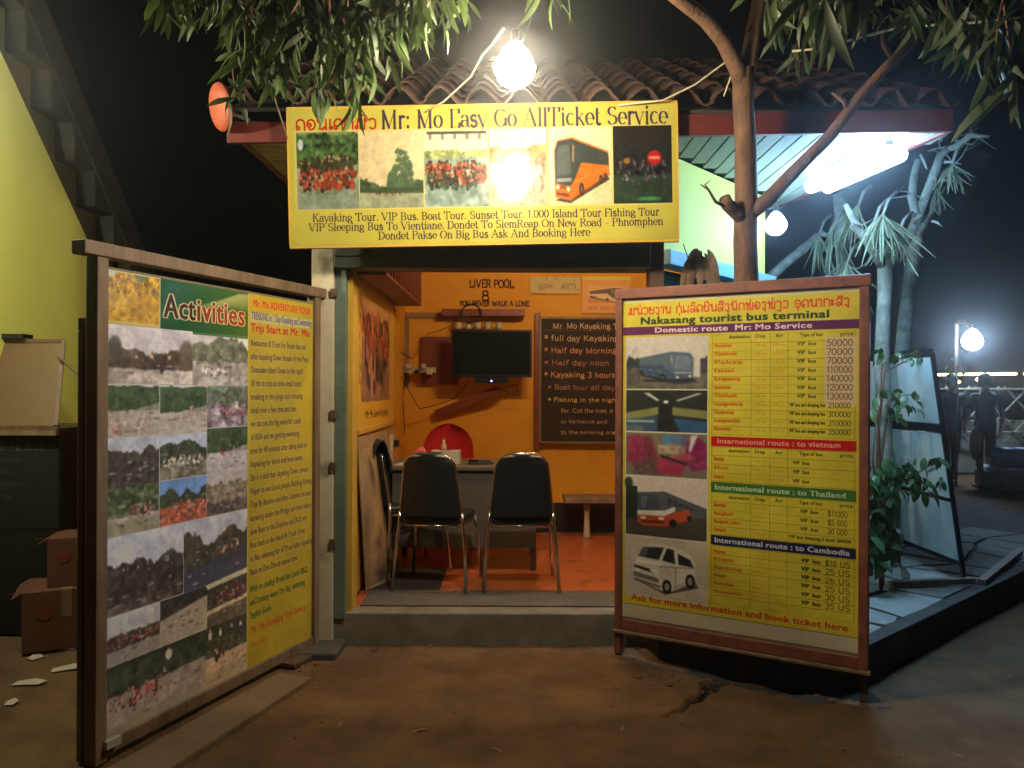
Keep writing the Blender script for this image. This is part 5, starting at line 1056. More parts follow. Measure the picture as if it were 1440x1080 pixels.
# red plastic chair
rc=empty('plastic_chair',(-.53,6.28,FZ),label='red plastic chair with a rounded back behind the desk',cat='chair')
b=MB(); n=14; prof=[(.17+.035*math.sin(PI*min(1,u*1.1)), .40+.56*u) for u in [i/10 for i in range(11)]]
for yo in (0,.012):
    for i in range(11):
        u=1-(1-i/10)**1.7; ww=.21 if u<.6 else .21*math.sqrt(max(.02,1-((u-.6)/.4)**2)); z=.42+.55*u
        for j in range(9):
            s=-1+j/4; b.v.append((s*ww,.18-.05*s*s*.0+yo+.05*u-.07*s*s,z))
for k in (0,1):
    for i in range(10):
        for j in range(8):
            a=k*99+i*9+j; f=(a,a+1,a+10,a+9); b.f.append(f if k==0 else f[::-1])
b.build('backrest',M['redplastic'],rc,smooth=True)
MB().box(-.21,.21,-.2,.19,.40,.425).build('seat',M['redplastic'],rc,bevel=.01)
for sx_ in (-1,1):
    for sy_ in (-1,1): MB().beam((sx_*.18,sy_*.16,.40),(sx_*.22,sy_*.20,0),.03,.03).build('leg',M['redplastic'],rc,bevel=.003)
# things on the desk
dz=FZ+.731
tb_=empty('tissue_box',(-.47,5.50,dz),-.1,'pale cream box standing on the desk in front of the red chair','box'); MB().box(-.10,.10,-.05,.05,0,.095).build('carton',M['paper'],tb_,bevel=.003); MB().box(-.04,.04,-.02,.02,.096,.099).build('slot',M['card'],tb_)
bt=empty('glass_bottle',(-.50,5.66,dz),0,'little bottle with an orange cap behind the cream box','bottle'); MB().lathe([(.018,0),(.02,.01),(.02,.11),(.009,.14),(.009,.16)],12).build('body',M['mug'],bt,smooth=True); MB().lathe([(.011,.16),(.011,.18)],10).build('cap',M['dish'],bt)
pk=MB(); pk.tube([(-.70,5.45,dz+.015),(-.68,5.45,dz+.07),(-.64,5.46,dz+.10),(-.61,5.47,dz+.06),(-.60,5.47,dz+.012)],[.02,.026,.03,.026,.018],8); pk.build('pink_cloth',M['pink'],smooth=True,label='crumpled pink cloth at the left end of the desk',cat='cloth')
pp=MB(); pp.extr([(-.83,5.35,dz),(-.60,5.33,dz),(-.57,5.50,dz),(-.80,5.52,dz)],(0,0,.004)); pp.build('paper_sheet',M['paper'],label='sheet of paper on the left corner of the desk',cat='paper')
ty=empty('pen_tray',(-.22,5.50,dz),0,'flat black tray on the desk between the two chairs','tray'); MB().box(-.09,.09,-.05,.05,0,.012).build('tray',M['black'],ty,bevel=.003); MB().beam((-.07,0,.019),(.07,.01,.019),.009,.009).build('pen',M['navy'],ty); MB().box(-.085,-.02,-.03,.03,.0125,.03).build('phone',M['screen'],ty,bevel=.002)
# bench
bn=empty('low_bench',(.80,6.52,FZ),label='low pale bench against the back wall below the chalkboard',cat='bench')
MB().box(-.36,.50,-.14,.14,.315,.36).build('bench_top',M['paleframe'],bn,bevel=.006)
for x in (-.16,.36): MB().lathe([(.045,0),(.028,.05),(.022,.2),(.035,.31)],12,Matrix.Translation((x,0,0))).build('leg',M['mug'],bn,smooth=True)
# floor mat: rows of small studs
fm=empty('floor_mat',(0,4.55,FZ),label='grey studded mat lying inside the threshold',cat='mat')
MB().box(-.88,.86,-.08,.26,.001,.008).build('sheet',M['kerb'],fm)
sd_=MB()
for i in range(58):
    for j in range(11):
        x=-.865+i*.03+(.015 if j%2 else 0); y=-.065+j*.03
        if x<.85: sd_.add([(x-.010,y,.008),(x,y-.010,.008),(x+.010,y,.008),(x,y+.010,.008),(x,y,.0125)],[(0,1,4),(1,2,4),(2,3,4),(3,0,4)])
sd_.build('stud',M['concrete'],fm,kind='stuff')
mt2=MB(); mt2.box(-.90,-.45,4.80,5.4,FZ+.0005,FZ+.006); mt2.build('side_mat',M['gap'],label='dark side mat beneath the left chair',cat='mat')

# ================================================================== RED DISC, WIRES
ds=empty('satellite_dish',P(303,152,4.12),label='small orange-red dish tilted at the left roof corner',cat='dish')
T=Matrix.Rotation(math.radians(-18),4,'Y')@Matrix.Rotation(math.radians(-48),4,'Z')@Matrix.Rotation(PI/2,4,'X')
MB().lathe([(.001,-.03),(.125,-.03),(.128,-.024),(.122,-.014),(.08,-.002),(.001,.004)],28,T).build('dish',M['dish'],ds,smooth=True)
MB().beam((.0,.02,0),(.14,.10,-.04),.02,.02).build('arm',M['darkframe'],ds)
def wire(pts,lb,r=.004,m='wire'): return MB().tube(pts,r,6).build('wire',M[m],smooth=True,label=lb,cat='wire')
wire([P(325,-60,3.2),P(335,0,3.25),P(372,100,3.6),P(403,196,4.0)],'pale taut string running down to the banner top left corner',.0035)
wire([P(706,40,3.2),P(690,62,3.4),P(676,78,3.62),P(660,108,3.85),P(622,143,4.02),P(596,158,4.08)],'pale cord from the warm bulb to the tiles left of it',.005)
wire([P(727,70,3.2),P(740,40,3.25),P(752,0,3.5),P(760,-80,3.5)],'thin cord rising from the warm bulb into the leaves',.004,'wireb')
wire([P(868,147,4.08),P(930,140,4.05),P(975,118,4.02),P(1010,92,3.97),P(1037,72,3.93)],'pale cord tied from the banner right corner to the trunk fork',.005)
wire([P(1037,72,3.93),P(1028,100,3.95),P(1016,134,3.98)],'short loose cord end hanging beside the trunk fork',.004)
wire([P(1112,70,3.75),P(1150,66,3.7),P(1200,52,3.68),P(1262,36,3.65),P(1290,34,3.6)],'pale rope tied along the branch at the upper right',.006)
wire([P(1300,33,3.6),P(1350,30,3.5),P(1392,26,3.4),P(1480,14,3.3)],'pale rope leading out of the right edge near the top',.006)

# ================================================================== MANGO TREE
mt=empty('mango_tree',(1.21,3.98,0),label='slender brown-barked mango tree rising behind the timetable board',cat='tree')
def mtl(p): p=Vector(p); return (p.x-1.21,p.y-3.98,p.z)
tk=[(1.23,3.98,-.1),(1.225,3.98,.8),P(1050,420,3.98),P(1047,340,3.98),P(1048,280,3.97),P(1047,200,3.95),P(1043,140,3.92),P(1044,95,3.9)]
MB().tube([mtl(p) for p in tk],[.075,.068,.063,.060,.058,.053,.052,.055],12).build('trunk',M['bark'],mt,smooth=True)
def branch(pts,rad,nm='branch',par=mt,f=mtl,m='bark',n=9): return MB().tube([f(p) for p in pts],rad,n).build(nm,M[m],par,smooth=True)
branch([P(1045,125,3.92),P(1036,95,3.88),P(1015,55,3.8),P(990,25,3.7),P(950,-5,3.6),P(880,-60,3.3)],[.05,.045,.040,.038,.035,.03])
branch([P(1044,120,3.92),P(1052,80,3.9),P(1058,40,3.88),P(1066,0,3.85),P(1078,-70,3.8)],[.05,.043,.040,.038,.034])
branch([P(1050,300,3.97),P(1078,280,3.94),P(1110,245,3.9),P(1165,190,3.85),P(1210,130,3.8),P(1250,85,3.74),P(1290,48,3.7)],[.045,.038,.034,.031,.026,.022,.014])
branch([P(1050,310,3.97),P(1035,298,3.94),P(1022,286,3.90),P(1018,276,3.88)],[.045,.036,.034,.03])
branch([P(1022,290,3.90),P(1005,282,3.86),P(995,265,3.84),P(984,258,3.82)],[.012,.008,.006,.003])
branch([P(995,265,3.84),P(990,258,3.84),P(998,252,3.84)],[.006,.004,.002])
branch([P(1190,150,3.82),P(1185,140,3.8),P(1168,128,3.8)],[.016,.012,.006])
branch([P(1255,80,3.74),P(1240,60,3.72),P(1238,40,3.7)],[.014,.01,.006])
def leafmesh(L,W,droop,nm,m,seg=4):
    b=MB(); rr=random.Random(int(L*1000))
    for i in range(seg+1):
        u=i/seg; w_=W*math.sin(PI*min(.97,u*.93+.04))**.8*(.55 if i==0 else 1); x=L*u*(1-.15*droop*u); z=-droop*L*u*u*.55
        if i==seg: w_=.0015
        b.v += [(x,-w_,z+w_*.25),(x,0,z),(x,w_,z+w_*.25)]
    for i in range(seg):
        a=i*3; b.f += [(a,a+1,a+4,a+3),(a+1,a+2,a+5,a+4)]
    return b.mesh(nm,M[m],True)
lm=[leafmesh(.17,.0135,.7,'leaf','leaf'),leafmesh(.14,.012,1.0,'leaf','leaf'),leafmesh(.19,.016,.5,'leaf','leaf')]
crown=MB(); cl=[]
RL=random.Random(21)
def cluster(px,py,Y,n=12,sc_=1.0,spread=.10,twig=.35,tx=0):
    c=P(px,py,Y); cl.append((c,n,sc_,spread)); top=c+Vector((RL.uniform(-.1,.1)+tx,RL.uniform(-.05,.1),twig))
    crown.tube([mtl(p) for p in bez(top,c+Vector((RL.uniform(-.03,.03),0,twig*.5)),c+Vector((0,0,-.03)),5)],[.007,.0065,.006,.005,.004,.003],5)
for a in ((232,-5,3.0,8),(262,-12,3.1,8),(300,-20,3.0,8),(322,8,3.2,10),(345,30,3.3,9),(360,70,3.4,13),(385,95,3.45,14),(345,85,3.4,12),(400,20,3.2,9),(430,10,3.1,9),(455,42,3.3,12),(485,70,3.4,14),(512,80,3.45,13),(470,90,3.5,12),(440,110,3.7,9),(455,118,3.55,6),(500,125,3.6,6),(520,20,3.1,11),(548,40,3.2,12),(575,8,3.0,10),(598,12,3.1,10),(622,-8,3.0,9),(775,-20,3.1,7),(540,-10,3.0,8),(480,0,3.1,9),(380,0,3.1,8),(330,130,3.9,7)):
    cluster(*a)
for a in ((1090,-15,2.7,9,1.1),(1130,-8,2.8,9,1.2),(1172,-18,2.5,8,1.35),(1205,-25,2.5,8,1.3),(1290,5,3.3,9),(1330,15,3.2,9),(1370,30,3.0,9,1.1),(1400,70,2.9,9,1.2),(1425,110,2.9,7,1.2),(1340,60,3.4,8),(1435,20,2.8,9,1.2),(1160,40,3.6,7,.9),(1120,75,3.8,6,.8)):
    cluster(*a)
crown=crown.build('crown',M['bark'],mt)
cnt=0; extra=MB()
for c,n,s_,sp in cl:
    for i in range(n+2):
        az=RL.uniform(0,2*PI); pitch=math.radians(RL.uniform(15,82)); k=s_*RL.uniform(.75,1.2)
        T=Matrix.Translation(Vector(mtl(c+Vector((RL.gauss(0,.02),RL.gauss(0,.02),RL.uniform(-.05,.09)))))) @ Matrix.Rotation(az,4,'Z') @ Matrix.Rotation(pitch,4,'Y') @ Matrix.Rotation(RL.uniform(-1.4,1.4),4,'X') @ Matrix.Scale(k,4)
        me=lm[RL.randrange(3)]
        if cnt<298: inst('leaf',me,crown,T); cnt+=1
        else: extra.add([T@v.co for v in me.vertices],[tuple(p.vertices) for p in me.polygons])
# denser background leaves above the frame edge and among the clusters
for i in range(470):
    if RL.random()<.64: px=RL.uniform(215,660); py=RL.uniform(-90,30)+ (55 if 330<px<560 and RL.random()<.6 else 0); Y=RL.uniform(2.9,3.9)
    else: px=RL.uniform(1060,1450); py=RL.uniform(-90,25); Y=RL.uniform(2.8,3.9)
    c=P(px,py,Y); T=Matrix.Translation(Vector(mtl(c))) @ Matrix.Rotation(RL.uniform(0,6.3),4,'Z') @ Matrix.Rotation(math.radians(RL.uniform(20,80)),4,'Y') @ Matrix.Rotation(RL.uniform(-1.4,1.4),4,'X') @ Matrix.Scale(RL.uniform(.7,1.1),4)
    me=lm[RL.randrange(3)]; extra.add([T@v.co for v in me.vertices],[tuple(p.vertices) for p in me.polygons])
extra.build('leaf_mass',M['leaf'],crown,smooth=True,kind='stuff')
# dry leaf bundle above the board
db=empty('dry_leaf_bundle',P(985,372,4.35),label='withered brown leaf bundle poking up behind the timetable board',cat='leaves')
for i in range(11):
    a=RL.uniform(-.9,.9); x=RL.uniform(-.05,.05); h=RL.uniform(.05,.11)
    q=MB(); pts=bez((x,0,h*.9),(x+a*.05,-.02,h*.6),(x+a*.10,RL.uniform(-.03,.03),-.16),5); w_=[.004,.016,.022,.024,.018,.006]
    for p,ww in zip(pts,w_): q.v += [(p.x-ww,p.y,p.z),(p.x,p.y-.008,p.z),(p.x+ww,p.y,p.z)]
    for k in range(5): q.f += [(k*3,k*3+1,k*3+4,k*3+3),(k*3+1,k*3+2,k*3+5,k*3+4)]
    q.build('dry_leaf',M['dry'],db,smooth=True)
MB().tube([(0,0,.08),(-.01,0,-.3),(0,0,-.95)],.008,6).build('stem',M['bark'],db)
MB().tube([(-.04,0,-.05),(-.08,0,.06),(-.10,0,.12)],.003,5).build('stem',M['bark'],db)

# ================================================================== PALE TREES AT RIGHT
def mk(name,base,label,grp=None): 
    t=empty(name,base,label=label,cat='tree',group=grp or 'pale lopped trees on the platform'); return t
def rel(base): 
    bb=Vector(base); return lambda p: tuple(Vector(p)-bb)
b1=(2.74,5.6,.1); t1=mk('pale_tree',b1,'pale forked tree with cut limbs just right of the timetable board'); f=rel(b1)
branch([(2.74,5.6,.1),P(1245,650,5.55),P(1240,500,5.5),P(1243,420,5.5),P(1244,355,5.5)],[.07,.056,.052,.048,.052],'trunk',t1,f,'palebark',12)
branch([P(1244,375,5.5),P(1224,345,5.45),P(1209,322,5.4),P(1198,305,5.35),P(1188,285,5.3)],[.042,.034,.028,.024,.016],'limb',t1,f,'palebark')
branch([P(1246,370,5.5),P(1258,350,5.47),P(1279,328,5.44),P(1295,288,5.4),P(1309,251,5.36),P(1321,216,5.3),P(1336,204,5.3)],[.05,.036,.034,.033,.031,.028,.022],'limb',t1,f,'palebark')
branch([P(1288,300,5.4),P(1281,275,5.42),P(1284,245,5.45),P(1289,222,5.45)],[.034,.03,.027,.022],'limb',t1,f,'palebark')
branch([P(1334,206,5.3),P(1346,202,5.2),P(1363,187,5.15),P(1390,189,5.1)],[.022,.024,.022,.008],'limb',t1,f,'palebark')
for a,b_ in (((1322,195),(1312,182)),((1362,188),(1364,176)),((1370,190),(1386,198)),((1293,215),(1302,235)),((1330,240),(1362,240)),((1318,250),(1352,256)),((1326,225),(1350,228)),((1310,308),(1324,316))):
    MB().tube([f(P(*a,5.25)),f(P((a[0]+b_[0])/2,(a[1]+b_[1])/2-2,5.22)),f(P(*b_,5.2))],[.011,.009,.005],7).build('twig',M['palebark'],t1,smooth=True)
for k in range(26):
    a=P(*RL.choice([(1228,350,5.45),(1212,328,5.4),(1198,305,5.35),(1262,345,5.45),(1282,310,5.4),(1300,280,5.38),(1308,245,5.35),(1320,205,5.3),(1342,196,5.2),(1284,270,5.42),(1290,240,5.45)])); q=[a]
    for j in range(3): q.append(q[-1]+Vector((RL.uniform(-.08,.10),RL.uniform(-.04,.04),RL.uniform(-.10,.06))))
    MB().tube([f(p) for p in q],[.007,.005,.004,.002],5).build('twig',M['palebark'],t1,smooth=True)
b2=(2.95,5.9,.1); t2=mk('pale_tree',b2,'straight pale trunk leaning right, behind the forked tree'); f=rel(b2)
branch([(2.90,5.9,.1),P(1262,640,5.8),P(1266,520,5.8),P(1272,450,5.8),P(1281,380,5.8),P(1287,330,5.8),P(1296,300,5.8)],[.06,.054,.052,.050,.048,.046,.025],'trunk',t2,f,'palebark',12)
branch([P(1287,330,5.8),P(1300,312,5.75),P(1318,280,5.7),P(1328,260,5.7)],[.028,.02,.014,.01],'limb',t2,f,'palebark')
b3=(2.62,6.3,.1); t3=mk('pale_tree',b3,'thin pale trunk seen between the two blue-white lamps'); f=rel(b3)
branch([(2.62,6.3,.1),P(1190,500,6.2),P(1190,390,6.1),P(1184,320,6.05),P(1178,270,6.0)],[.07,.064,.058,.052,.045],'trunk',t3,f,'palebark',10)
branch([P(1190,400,6.1),P(1150,330,6.15),P(1100,372,6.2),P(1060,410,6.25)][1:],[.035,.04,.045],'limb',t3,f,'palebark',8)
branch([P(1180,300,6.05),P(1166,330,6.1),P(1151,325,6.15)],[.03,.025,.03],'limb',t3,f,'palebark',8)
# hanging fronds
def frond(px,py,Y,n,L,lb,base=None,m='frond',down=.9,wide=.62,bias=0.0):
    c=P(px,py,Y); t=empty('drooping_frond',c,label=lb,cat='frond',group='drooping fronds under the right eave')
    MB().tube([(.12,.05,.18),(.05,.02,.12),(0,0,0)],[.014,.012,.009],6).build('stalk',M['palebark'],t,smooth=True)
    for i in range(n):
        a=RL.uniform(-1,1); dx=(a+bias)*L*wide; q=MB(); l_=L*RL.uniform(.35,1.1); dx+=RL.gauss(0,.04)
        pts=bez((0,0,RL.uniform(-.02,.03)),(dx*.55,RL.uniform(-.05,.05),-l_*.32),(dx,RL.uniform(-.10,.10),-l_*down),5); w_=[.003,.006,.007,.0065,.005,.0015]
        for p,ww in zip(pts,w_): q.v += [(p.x-ww,p.y+ww*.6,p.z),(p.x,p.y-.004,p.z),(p.x+ww,p.y,p.z+ww*.4)]
        for k in range(5): q.f += [(k*3,k*3+1,k*3+4,k*3+3),(k*3+1,k*3+2,k*3+5,k*3+4)]
        q.build('leaflet',M[m],t,smooth=True)
frond(1240,302,5.2,30,.34,'largest pale fan of drooping fronds above the tree fork',bias=.35)
frond(1228,312,5.25,18,.24,'small fan of fronds left of the tree fork')
frond(1172,318,5.9,22,.42,'bluish frond hanging between the thin trunk and the mango trunk',wide=.22)
frond(1150,330,6.1,16,.35,'dim frond hanging beside the smaller lamp',wide=.25)
frond(1316,262,5.4,14,.22,'short frond tuft on the right side of the forked limb')
frond(1262,330,5.3,24,.30,'ragged frond tuft low in the tree fork')
frond(1205,290,5.6,22,.40,'dim ragged frond left of the forked tree',wide=.3,bias=-.5)
frond(1336,232,5.2,18,.20,'small spiky tuft at the right limb end')
frond(1190,370,5.7,24,.40,'lowest dim frond close above the timetable board')
# climbing leaves and shrub behind the board
blm=[leafmesh(.10,.024,.5,'leaf','leafb'),leafmesh(.075,.02,.8,'leaf','leafb'),leafmesh(.12,.026,.7,'leaf','leafb')]
def shrub(base,label,stems,n,box,sc_=1.0):
    t=empty('leafy_shrub',base,label=label,cat='shrub',group='leafy shrubs beside the pale trunks')
    bb=Vector(base)
    for s in stems: MB().tube([Vector(p)-bb for p in s],[.012,.009,.006,.004][:len(s)],6).build('stem',M['bark'],t,smooth=True)
    for i in range(n):
        px=RL.uniform(box[0],box[1]); py=RL.uniform(box[2],box[3]); Y=RL.uniform(box[4],box[5]); c=P(px,py,Y)-bb
        T=Matrix.Translation(c)@Matrix.Rotation(RL.uniform(0,6.3),4,'Z')@Matrix.Rotation(math.radians(RL.uniform(5,75)),4,'Y')@Matrix.Rotation(RL.uniform(-.9,.9),4,'X')@Matrix.Scale(sc_*RL.uniform(.7,1.25),4)
        inst('leaf',blm[RL.randrange(3)],t,T)
shrub((2.42,5.0,.165),'dark leafy shrub reaching out over the pale board',[[(2.42,5.0,.17),P(1235,720,5.0),P(1260,680,4.95),P(1312,650,4.9)],[(2.42,5.0,.17),P(1232,700,5.0),P(1228,640,5.0),P(1235,560,5.0)]],60,(1262,1325,640,690,4.8,5.0),.9)
shrub((2.36,4.9,.165),'dark shrub mass at the foot of the forked tree',[[(2.36,4.9,.17),P(1236,760,4.9),P(1240,700,4.9)]],140,(1222,1262,640,790,4.75,5.1),1.1)
shrub((2.50,5.2,.165),'fresh green sprigs climbing the pale trunks',[[(2.5,5.2,.17),P(1240,640,5.2),P(1250,560,5.2),P(1290,550,5.15)],[(2.5,5.2,.17),P(1236,600,5.2),P(1240,510,5.2),P(1290,492,5.2)]],48,(1224,1295,545,585,5.0,5.3),.8)
shrub((2.46,5.25,.165),'thin sprig of small leaves near the board top',[[(2.46,5.25,.17),P(1236,600,5.2),P(1244,520,5.2),P(1300,492,5.2)]],30,(1226,1300,486,505,5.0,5.3),.7)
# leaning pale boards
pb=empty('pale_panel_stand',(3.0,5.05,.17),label='tall blue-lit pale board of three panels leaning in a dark frame',cat='board')
lean=Matrix.Shear('XY',4,(-.145,0)) if False else Matrix(((1,0,-.145,0),(0,1,0,0),(0,0,1,0),(0,0,0,1)))
def lb_(y0,y1,z0,z1,x0=-.012,x1=.012): 
    b=MB(); b.box(x0,x1,y0,y1,z0,z1,lean); return b
lb_(.045,1.50,.14,.52).build('panel',M['bluewhite'],pb); lb_(.045,1.50,.56,.98).build('panel',M['bluewhite'],pb); lb_(.045,1.50,1.05,1.49).build('panel',M['bluewhite'],pb)
lb_(.022,.044,0,1.52,-.012,.012).build('upright',M['black'],pb); lb_(1.501,1.53,0,1.55,-.02,.02).build('upright',M['black'],pb)
for z0,z1 in ((.10,.139),(.521,.559),(.981,1.049),(1.491,1.55)): lb_(.045,1.50,z0+.008,z1-.004,-.016,.016).build('rail',M['black'],pb)
MB().beam((2.45,4.95,.19),(3.02,5.02,.20),.05,.035).build('timber_offcut',M['paleframe'],label='pale timber strip lying in front of the leaning board',cat='timber')
MB().beam((3.05,4.98,.20),(3.9,5.9,.20),.05,.03).build('timber_offcut',M['darkframe'],label='dark timber strip lying right of the leaning board',cat='timber')

# ================================================================== FAR RIGHT: fence, people, wall
fn=empty('lattice_fence',(7.2,13.0,0),label='crossed bamboo lattice fence in the far background on the right',cat='fence')
for k in range(9):
    x0=.1+k*.5; MB().tube([(x0-.45,0,.55),(x0+.45,0,1.5)],.018,6).build('bamboo_pole',M['palebark'],fn); MB().tube([(x0+.45,.04,.55),(x0-.45,.04,1.5)],.018,6).build('bamboo_pole',M['palebark'],fn)
for z in (.72,1.45): MB().tube([(-.5,-.03,z),(4.6,-.03,z)],.022,6).build('rail',M['palebark'],fn)
for x in (-.4,1.6,3.6): MB().tube([(x,.08,0),(x,.08,1.75)],.035,6).build('post',M['palebark'],fn)
lr=empty('light_string',(7.2,12.9,1.69),label='thin warm line of lights above the bamboo fence',cat='lights')
MB().tube([(-.05,0,0),(1.25,0,.02),(1.27,0,.02)],.018,6).build('light_strip',emis('string_light',(1,.72,.30),STRING_L),lr); MB().tube([(1.40,0,.02),(4.5,0,.0)],.018,6).build('light_strip',bpy.data.materials['string_light'],lr)
for x,z in ((.30,-.12),(.62,-.08)): MB().lathe([(.001,-.03),(.035,0),(.001,.03)],8,Matrix.Translation((x,0,z))).build('small_bulb',bpy.data.materials['string_light'],lr)
MB().box(7.4,14,13.2,13.4,0,.92).build('low_wall',M['stonewall'],label='low stained wall behind the bamboo fence',cat='wall',bevel=.02)
SK=Canvas(300,130,(120,140,190)); SK.a*=(1+.6*(noise(130,300,60,41,4)[:,:,None]-.5))
for i,t in enumerate(('PORTLAND','CEMENT','50 KG')): btext(SK,t,.18,.35+i*.24,.13,(70,80,160),.6,bold=1.5)
img_plane('printed_sack',SK,((7.05,11.0,.33),(8.1,11.3,.33),(8.1,11.4,.62),(6.98,11.1,.62)),'blue and white printed sack stretched low behind the people','sack',.6) if False else None
sk2=empty('blue_sack',(7.75,11.2,.33),label='pale blue printed sack lying on the grey tarpaulin heap',cat='sack')
MB().box(-.72,.6,-.12,.12,0,.27).build('sack_body',mat('blue_sack_cloth',(.22,.28,.55),(.45,.50,.62),26,.7,.3,20,detail=2),sk2,bevel=.06)
tp=MB(); tp.box(6.95,9.0,10.9,11.6,-.02,.33); tp.build('tarpaulin_heap',M['tarp'],label='grey tarpaulin heap on the ground behind the people',cat='tarpaulin',bevel=.09)
MB().tube([(6.2,8.9,.012),(6.7,8.7,.02),(7.1,8.9,.012),(7.6,8.6,.02),(8.3,8.7,.012)],.018,6).build('white_rope',M['paper'],smooth=True,label='white rope lying across the distant ground',cat='rope')
for i,(x,y,s_,lb) in enumerate(((5.15,8.5,.22,'long white strip of litter left of the white rope'),(5.55,8.55,.16,'short white strip of litter beside the white rope'))):
    MB().box(x-s_,x+s_,y-.02,y+.03,0,.01).build('litter_strip',M['paper'],label=lb,cat='litter')
ft=empty('pale_sapling',P(1345,500,11.5),label='small sapling glowing pale beneath the distant lamp',cat='sapling')
FZs=ft.location.z; MB().tube([(0,0,.05),(.02,0,-.6),(0,0,-FZs)],[.01,.015,.02],6).build('trunk',M['palebark'],ft)
fm_=MB()
for i in range(46):
    a=RL.uniform(0,6.3); r=RL.uniform(0,.22); z=RL.uniform(-.3,.22); T=Matrix.Translation((r*math.cos(a),r*math.sin(a),z))@Matrix.Rotation(a,4,'Z')@Matrix.Rotation(RL.uniform(.2,1.3),4,'Y')@Matrix.Scale(.9,4)
    fm_.add([T@v.co for v in blm[0].vertices],[tuple(p.vertices) for p in blm[0].polygons])
fm_.build('crown',M['frond'],ft,smooth=True)
# dark trees on the horizon, barely seen
# people
def person(loc,rz,J,edges,rad,label,shirt,leg,skin=M['skin'],hem=.78,knee=.42,sleeve=1.28):
    t=empty('person',loc,rz,label,'person')
    me=bpy.data.meshes.new('body'); keys=list(J); me.from_pydata([J[k] for k in keys],[(keys.index(a),keys.index(b_)) for a,b_ in edges],[])
    o=bpy.data.objects.new('tmp_body',me); C.objects.link(o)
    sk_=o.modifiers.new('skin','SKIN'); sv=me.skin_vertices[0].data if me.skin_vertices else None
    if sv is None:
        me.attributes.new('skin_vertex','FLOAT','POINT') if False else None
    ss=o.modifiers.new('sub','SUBSURF'); ss.levels=2; ss.render_levels=2
    bm=bmesh.new(); bm.from_mesh(me); ly=bm.verts.layers.skin.verify(); bm.verts.ensure_lookup_table()
    for i,k in enumerate(keys):
        r=rad[k]; bm.verts[i][ly].radius=(r if isinstance(r,tuple) else (r,r)); bm.verts[i][ly].use_root=(k=='pelvis')
    bm.to_mesh(me); bm.free()
    dg=bpy.context.evaluated_depsgraph_get(); ev=o.evaluated_get(dg); nm=bpy.data.meshes.new_from_object(ev); bpy.data.objects.remove(o)
    nm.materials.clear()
    for m_ in (skin,shirt,leg,M['hair']): nm.materials.append(m_)
    for p in nm.polygons:
        c=p.center; p.use_smooth=True
        side=abs(c.x)>.215
        if c.z>1.40: p.material_index=0
        elif side and c.z<sleeve-.12: p.material_index=0
        elif c.z>hem: p.material_index=1
        elif c.z>knee: p.material_index=2
        else: p.material_index=0
    b=bpy.data.objects.new('body',nm); C.objects.link(b); b.parent=t
    h=MB(); hd=Vector(J['head']); pr=[(.001,.11),(.05,.10),(.085,.06),(.097,.01),(.094,-.05),(.07,-.09),(.001,-.10)]
    h.lathe(pr[::-1],14,Matrix.Translation(hd+Vector((0,-.02,.012)))); h.build('hair',M['hair'],t,smooth=True)
    for s in (-1,1):
        q=Vector(J['foot'+('l' if s<0 else 'r')]); MB().box(q.x-.045,q.x+.045,q.y-.12,q.y+.06,0,.025).build('sandal',M['black'],t,bevel=.008)
    return t
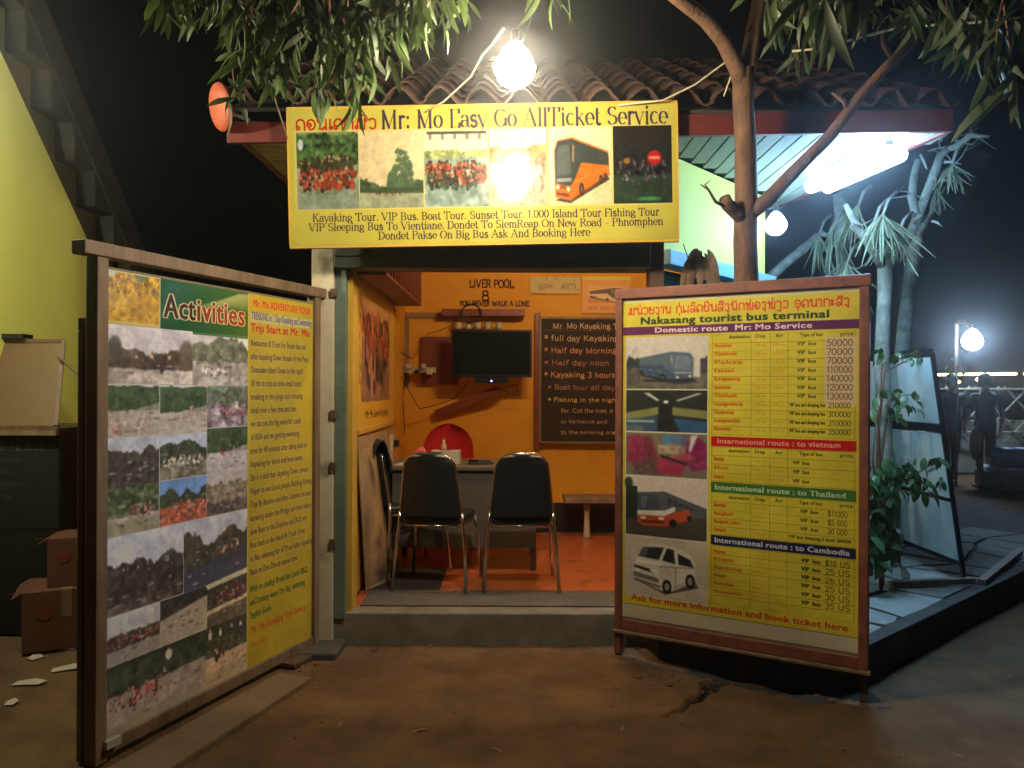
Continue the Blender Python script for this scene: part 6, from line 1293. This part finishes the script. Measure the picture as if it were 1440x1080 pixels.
def skel(dx=0,stride=.16,arm=0.0):
    J={'pelvis':(0,0,.90),'waist':(0,.01,1.05),'chest':(0,0,1.25),'neck':(0,.01,1.42),'nk2':(0,.015,1.48),'head':(0,.02,1.57),'crown':(0,.02,1.66),
       'shl':(-.17,0,1.36),'shr':(.17,0,1.36),'ell':(-.235,.02,1.10),'elr':(.235,.02,1.10),'wrl':(-.25,-.06+arm,.87),'wrr':(.25,-.04,.87),'hal':(-.25,-.09+arm,.79),'har':(.25,-.07,.79),
       'hpl':(-.09,0,.86),'hpr':(.09,0,.86),'knl':(-.10,-stride*.5,.48),'knr':(.10,stride*.3,.48),'anl':(-.10,-stride*.7,.09),'anr':(.10,stride,.09),'footl':(-.10,-stride*.7-.10,.04),'footr':(.10,stride-.10,.04)}
    E=[('pelvis','waist'),('waist','chest'),('chest','neck'),('neck','nk2'),('nk2','head'),('head','crown'),('chest','shl'),('chest','shr'),('shl','ell'),('shr','elr'),('ell','wrl'),('elr','wrr'),('wrl','hal'),('wrr','har'),('pelvis','hpl'),('pelvis','hpr'),('hpl','knl'),('hpr','knr'),('knl','anl'),('knr','anr'),('anl','footl'),('anr','footr')]
    Rd={'pelvis':(.15,.11),'waist':(.135,.10),'chest':(.165,.11),'neck':(.06,.055),'nk2':.05,'head':(.075,.09),'crown':(.055,.06),'shl':.06,'shr':.06,'ell':.042,'elr':.042,'wrl':.028,'wrr':.028,'hal':(.035,.02),'har':(.035,.02),'hpl':.09,'hpr':.09,'knl':.058,'knr':.058,'anl':.036,'anr':.036,'footl':(.04,.03),'footr':(.04,.03)}
    return J,E,Rd
J,E_,Rd=skel(0,.14)
person((7.02,11.4,0),math.radians(172),J,E_,Rd,'person in a navy shirt and dark knee-length shorts walking away at far right',M['navy'],M['blackc'],knee=.46)
J,E_,Rd=skel(0,.10,-.05)
person((6.72,11.75,0),math.radians(185),J,E_,Rd,'person in all-dark clothes standing left of the navy-shirted one',M['blackc'],M['blackc'],knee=.20)
bg_=empty('cloth_bag',(6.82,11.3,.42),label='long pale beige cloth bag hanging between the two people',cat='bag'); 
MB().tube([(0,0,.48),(.01,0,.36),(.0,0,.18),(.02,0,0)],[.04,.075,.08,.05],10).build('bag_body',M['beige'],bg_,smooth=True); MB().tube([(-.02,0,.48),(0,0,.6),(.04,0,.48)],.008,6).build('strap',M['beige'],bg_)
bpy.data.curves.remove(_fc)
dl=MB()
for i in range(60):
    x=RL.uniform(-2.6,3.0); y=RL.uniform(2.2,4.2); T=Matrix.Translation((x,y,hfun(x,y)+.008))@Matrix.Rotation(RL.uniform(0,6.3),4,'Z')@Matrix.Rotation(RL.uniform(-.2,.2),4,'X')@Matrix.Scale(RL.uniform(.3,.6),4)
    me=lm[i%3]; dl.add([T@v.co for v in me.vertices],[tuple(p.vertices) for p in me.polygons])
dl.build('fallen_leaves',M['dry'],smooth=True,kind='stuff')
# ================================================================== THIN VOLUME ADDED TO MAKE LAMP HALOS
hz=MB().box(-30,30,-8,40,-1.2,6.6).build('halo_haze',None,kind='stuff')
hm=bpy.data.materials.new('halo_haze'); hm.use_nodes=True; hn=hm.node_tree.nodes; hl=hm.node_tree.links
hn.remove(hn['Principled BSDF']); vv=hn.new('ShaderNodeVolumePrincipled'); vv.inputs['Color'].default_value=(.9,.92,.95,1); vv.inputs['Density'].default_value=HALO_HAZE; vv.inputs['Anisotropy'].default_value=.93
hl.new(vv.outputs[0],hn['Material Output'].inputs['Volume']); hz.data.materials.clear(); hz.data.materials.append(hm)
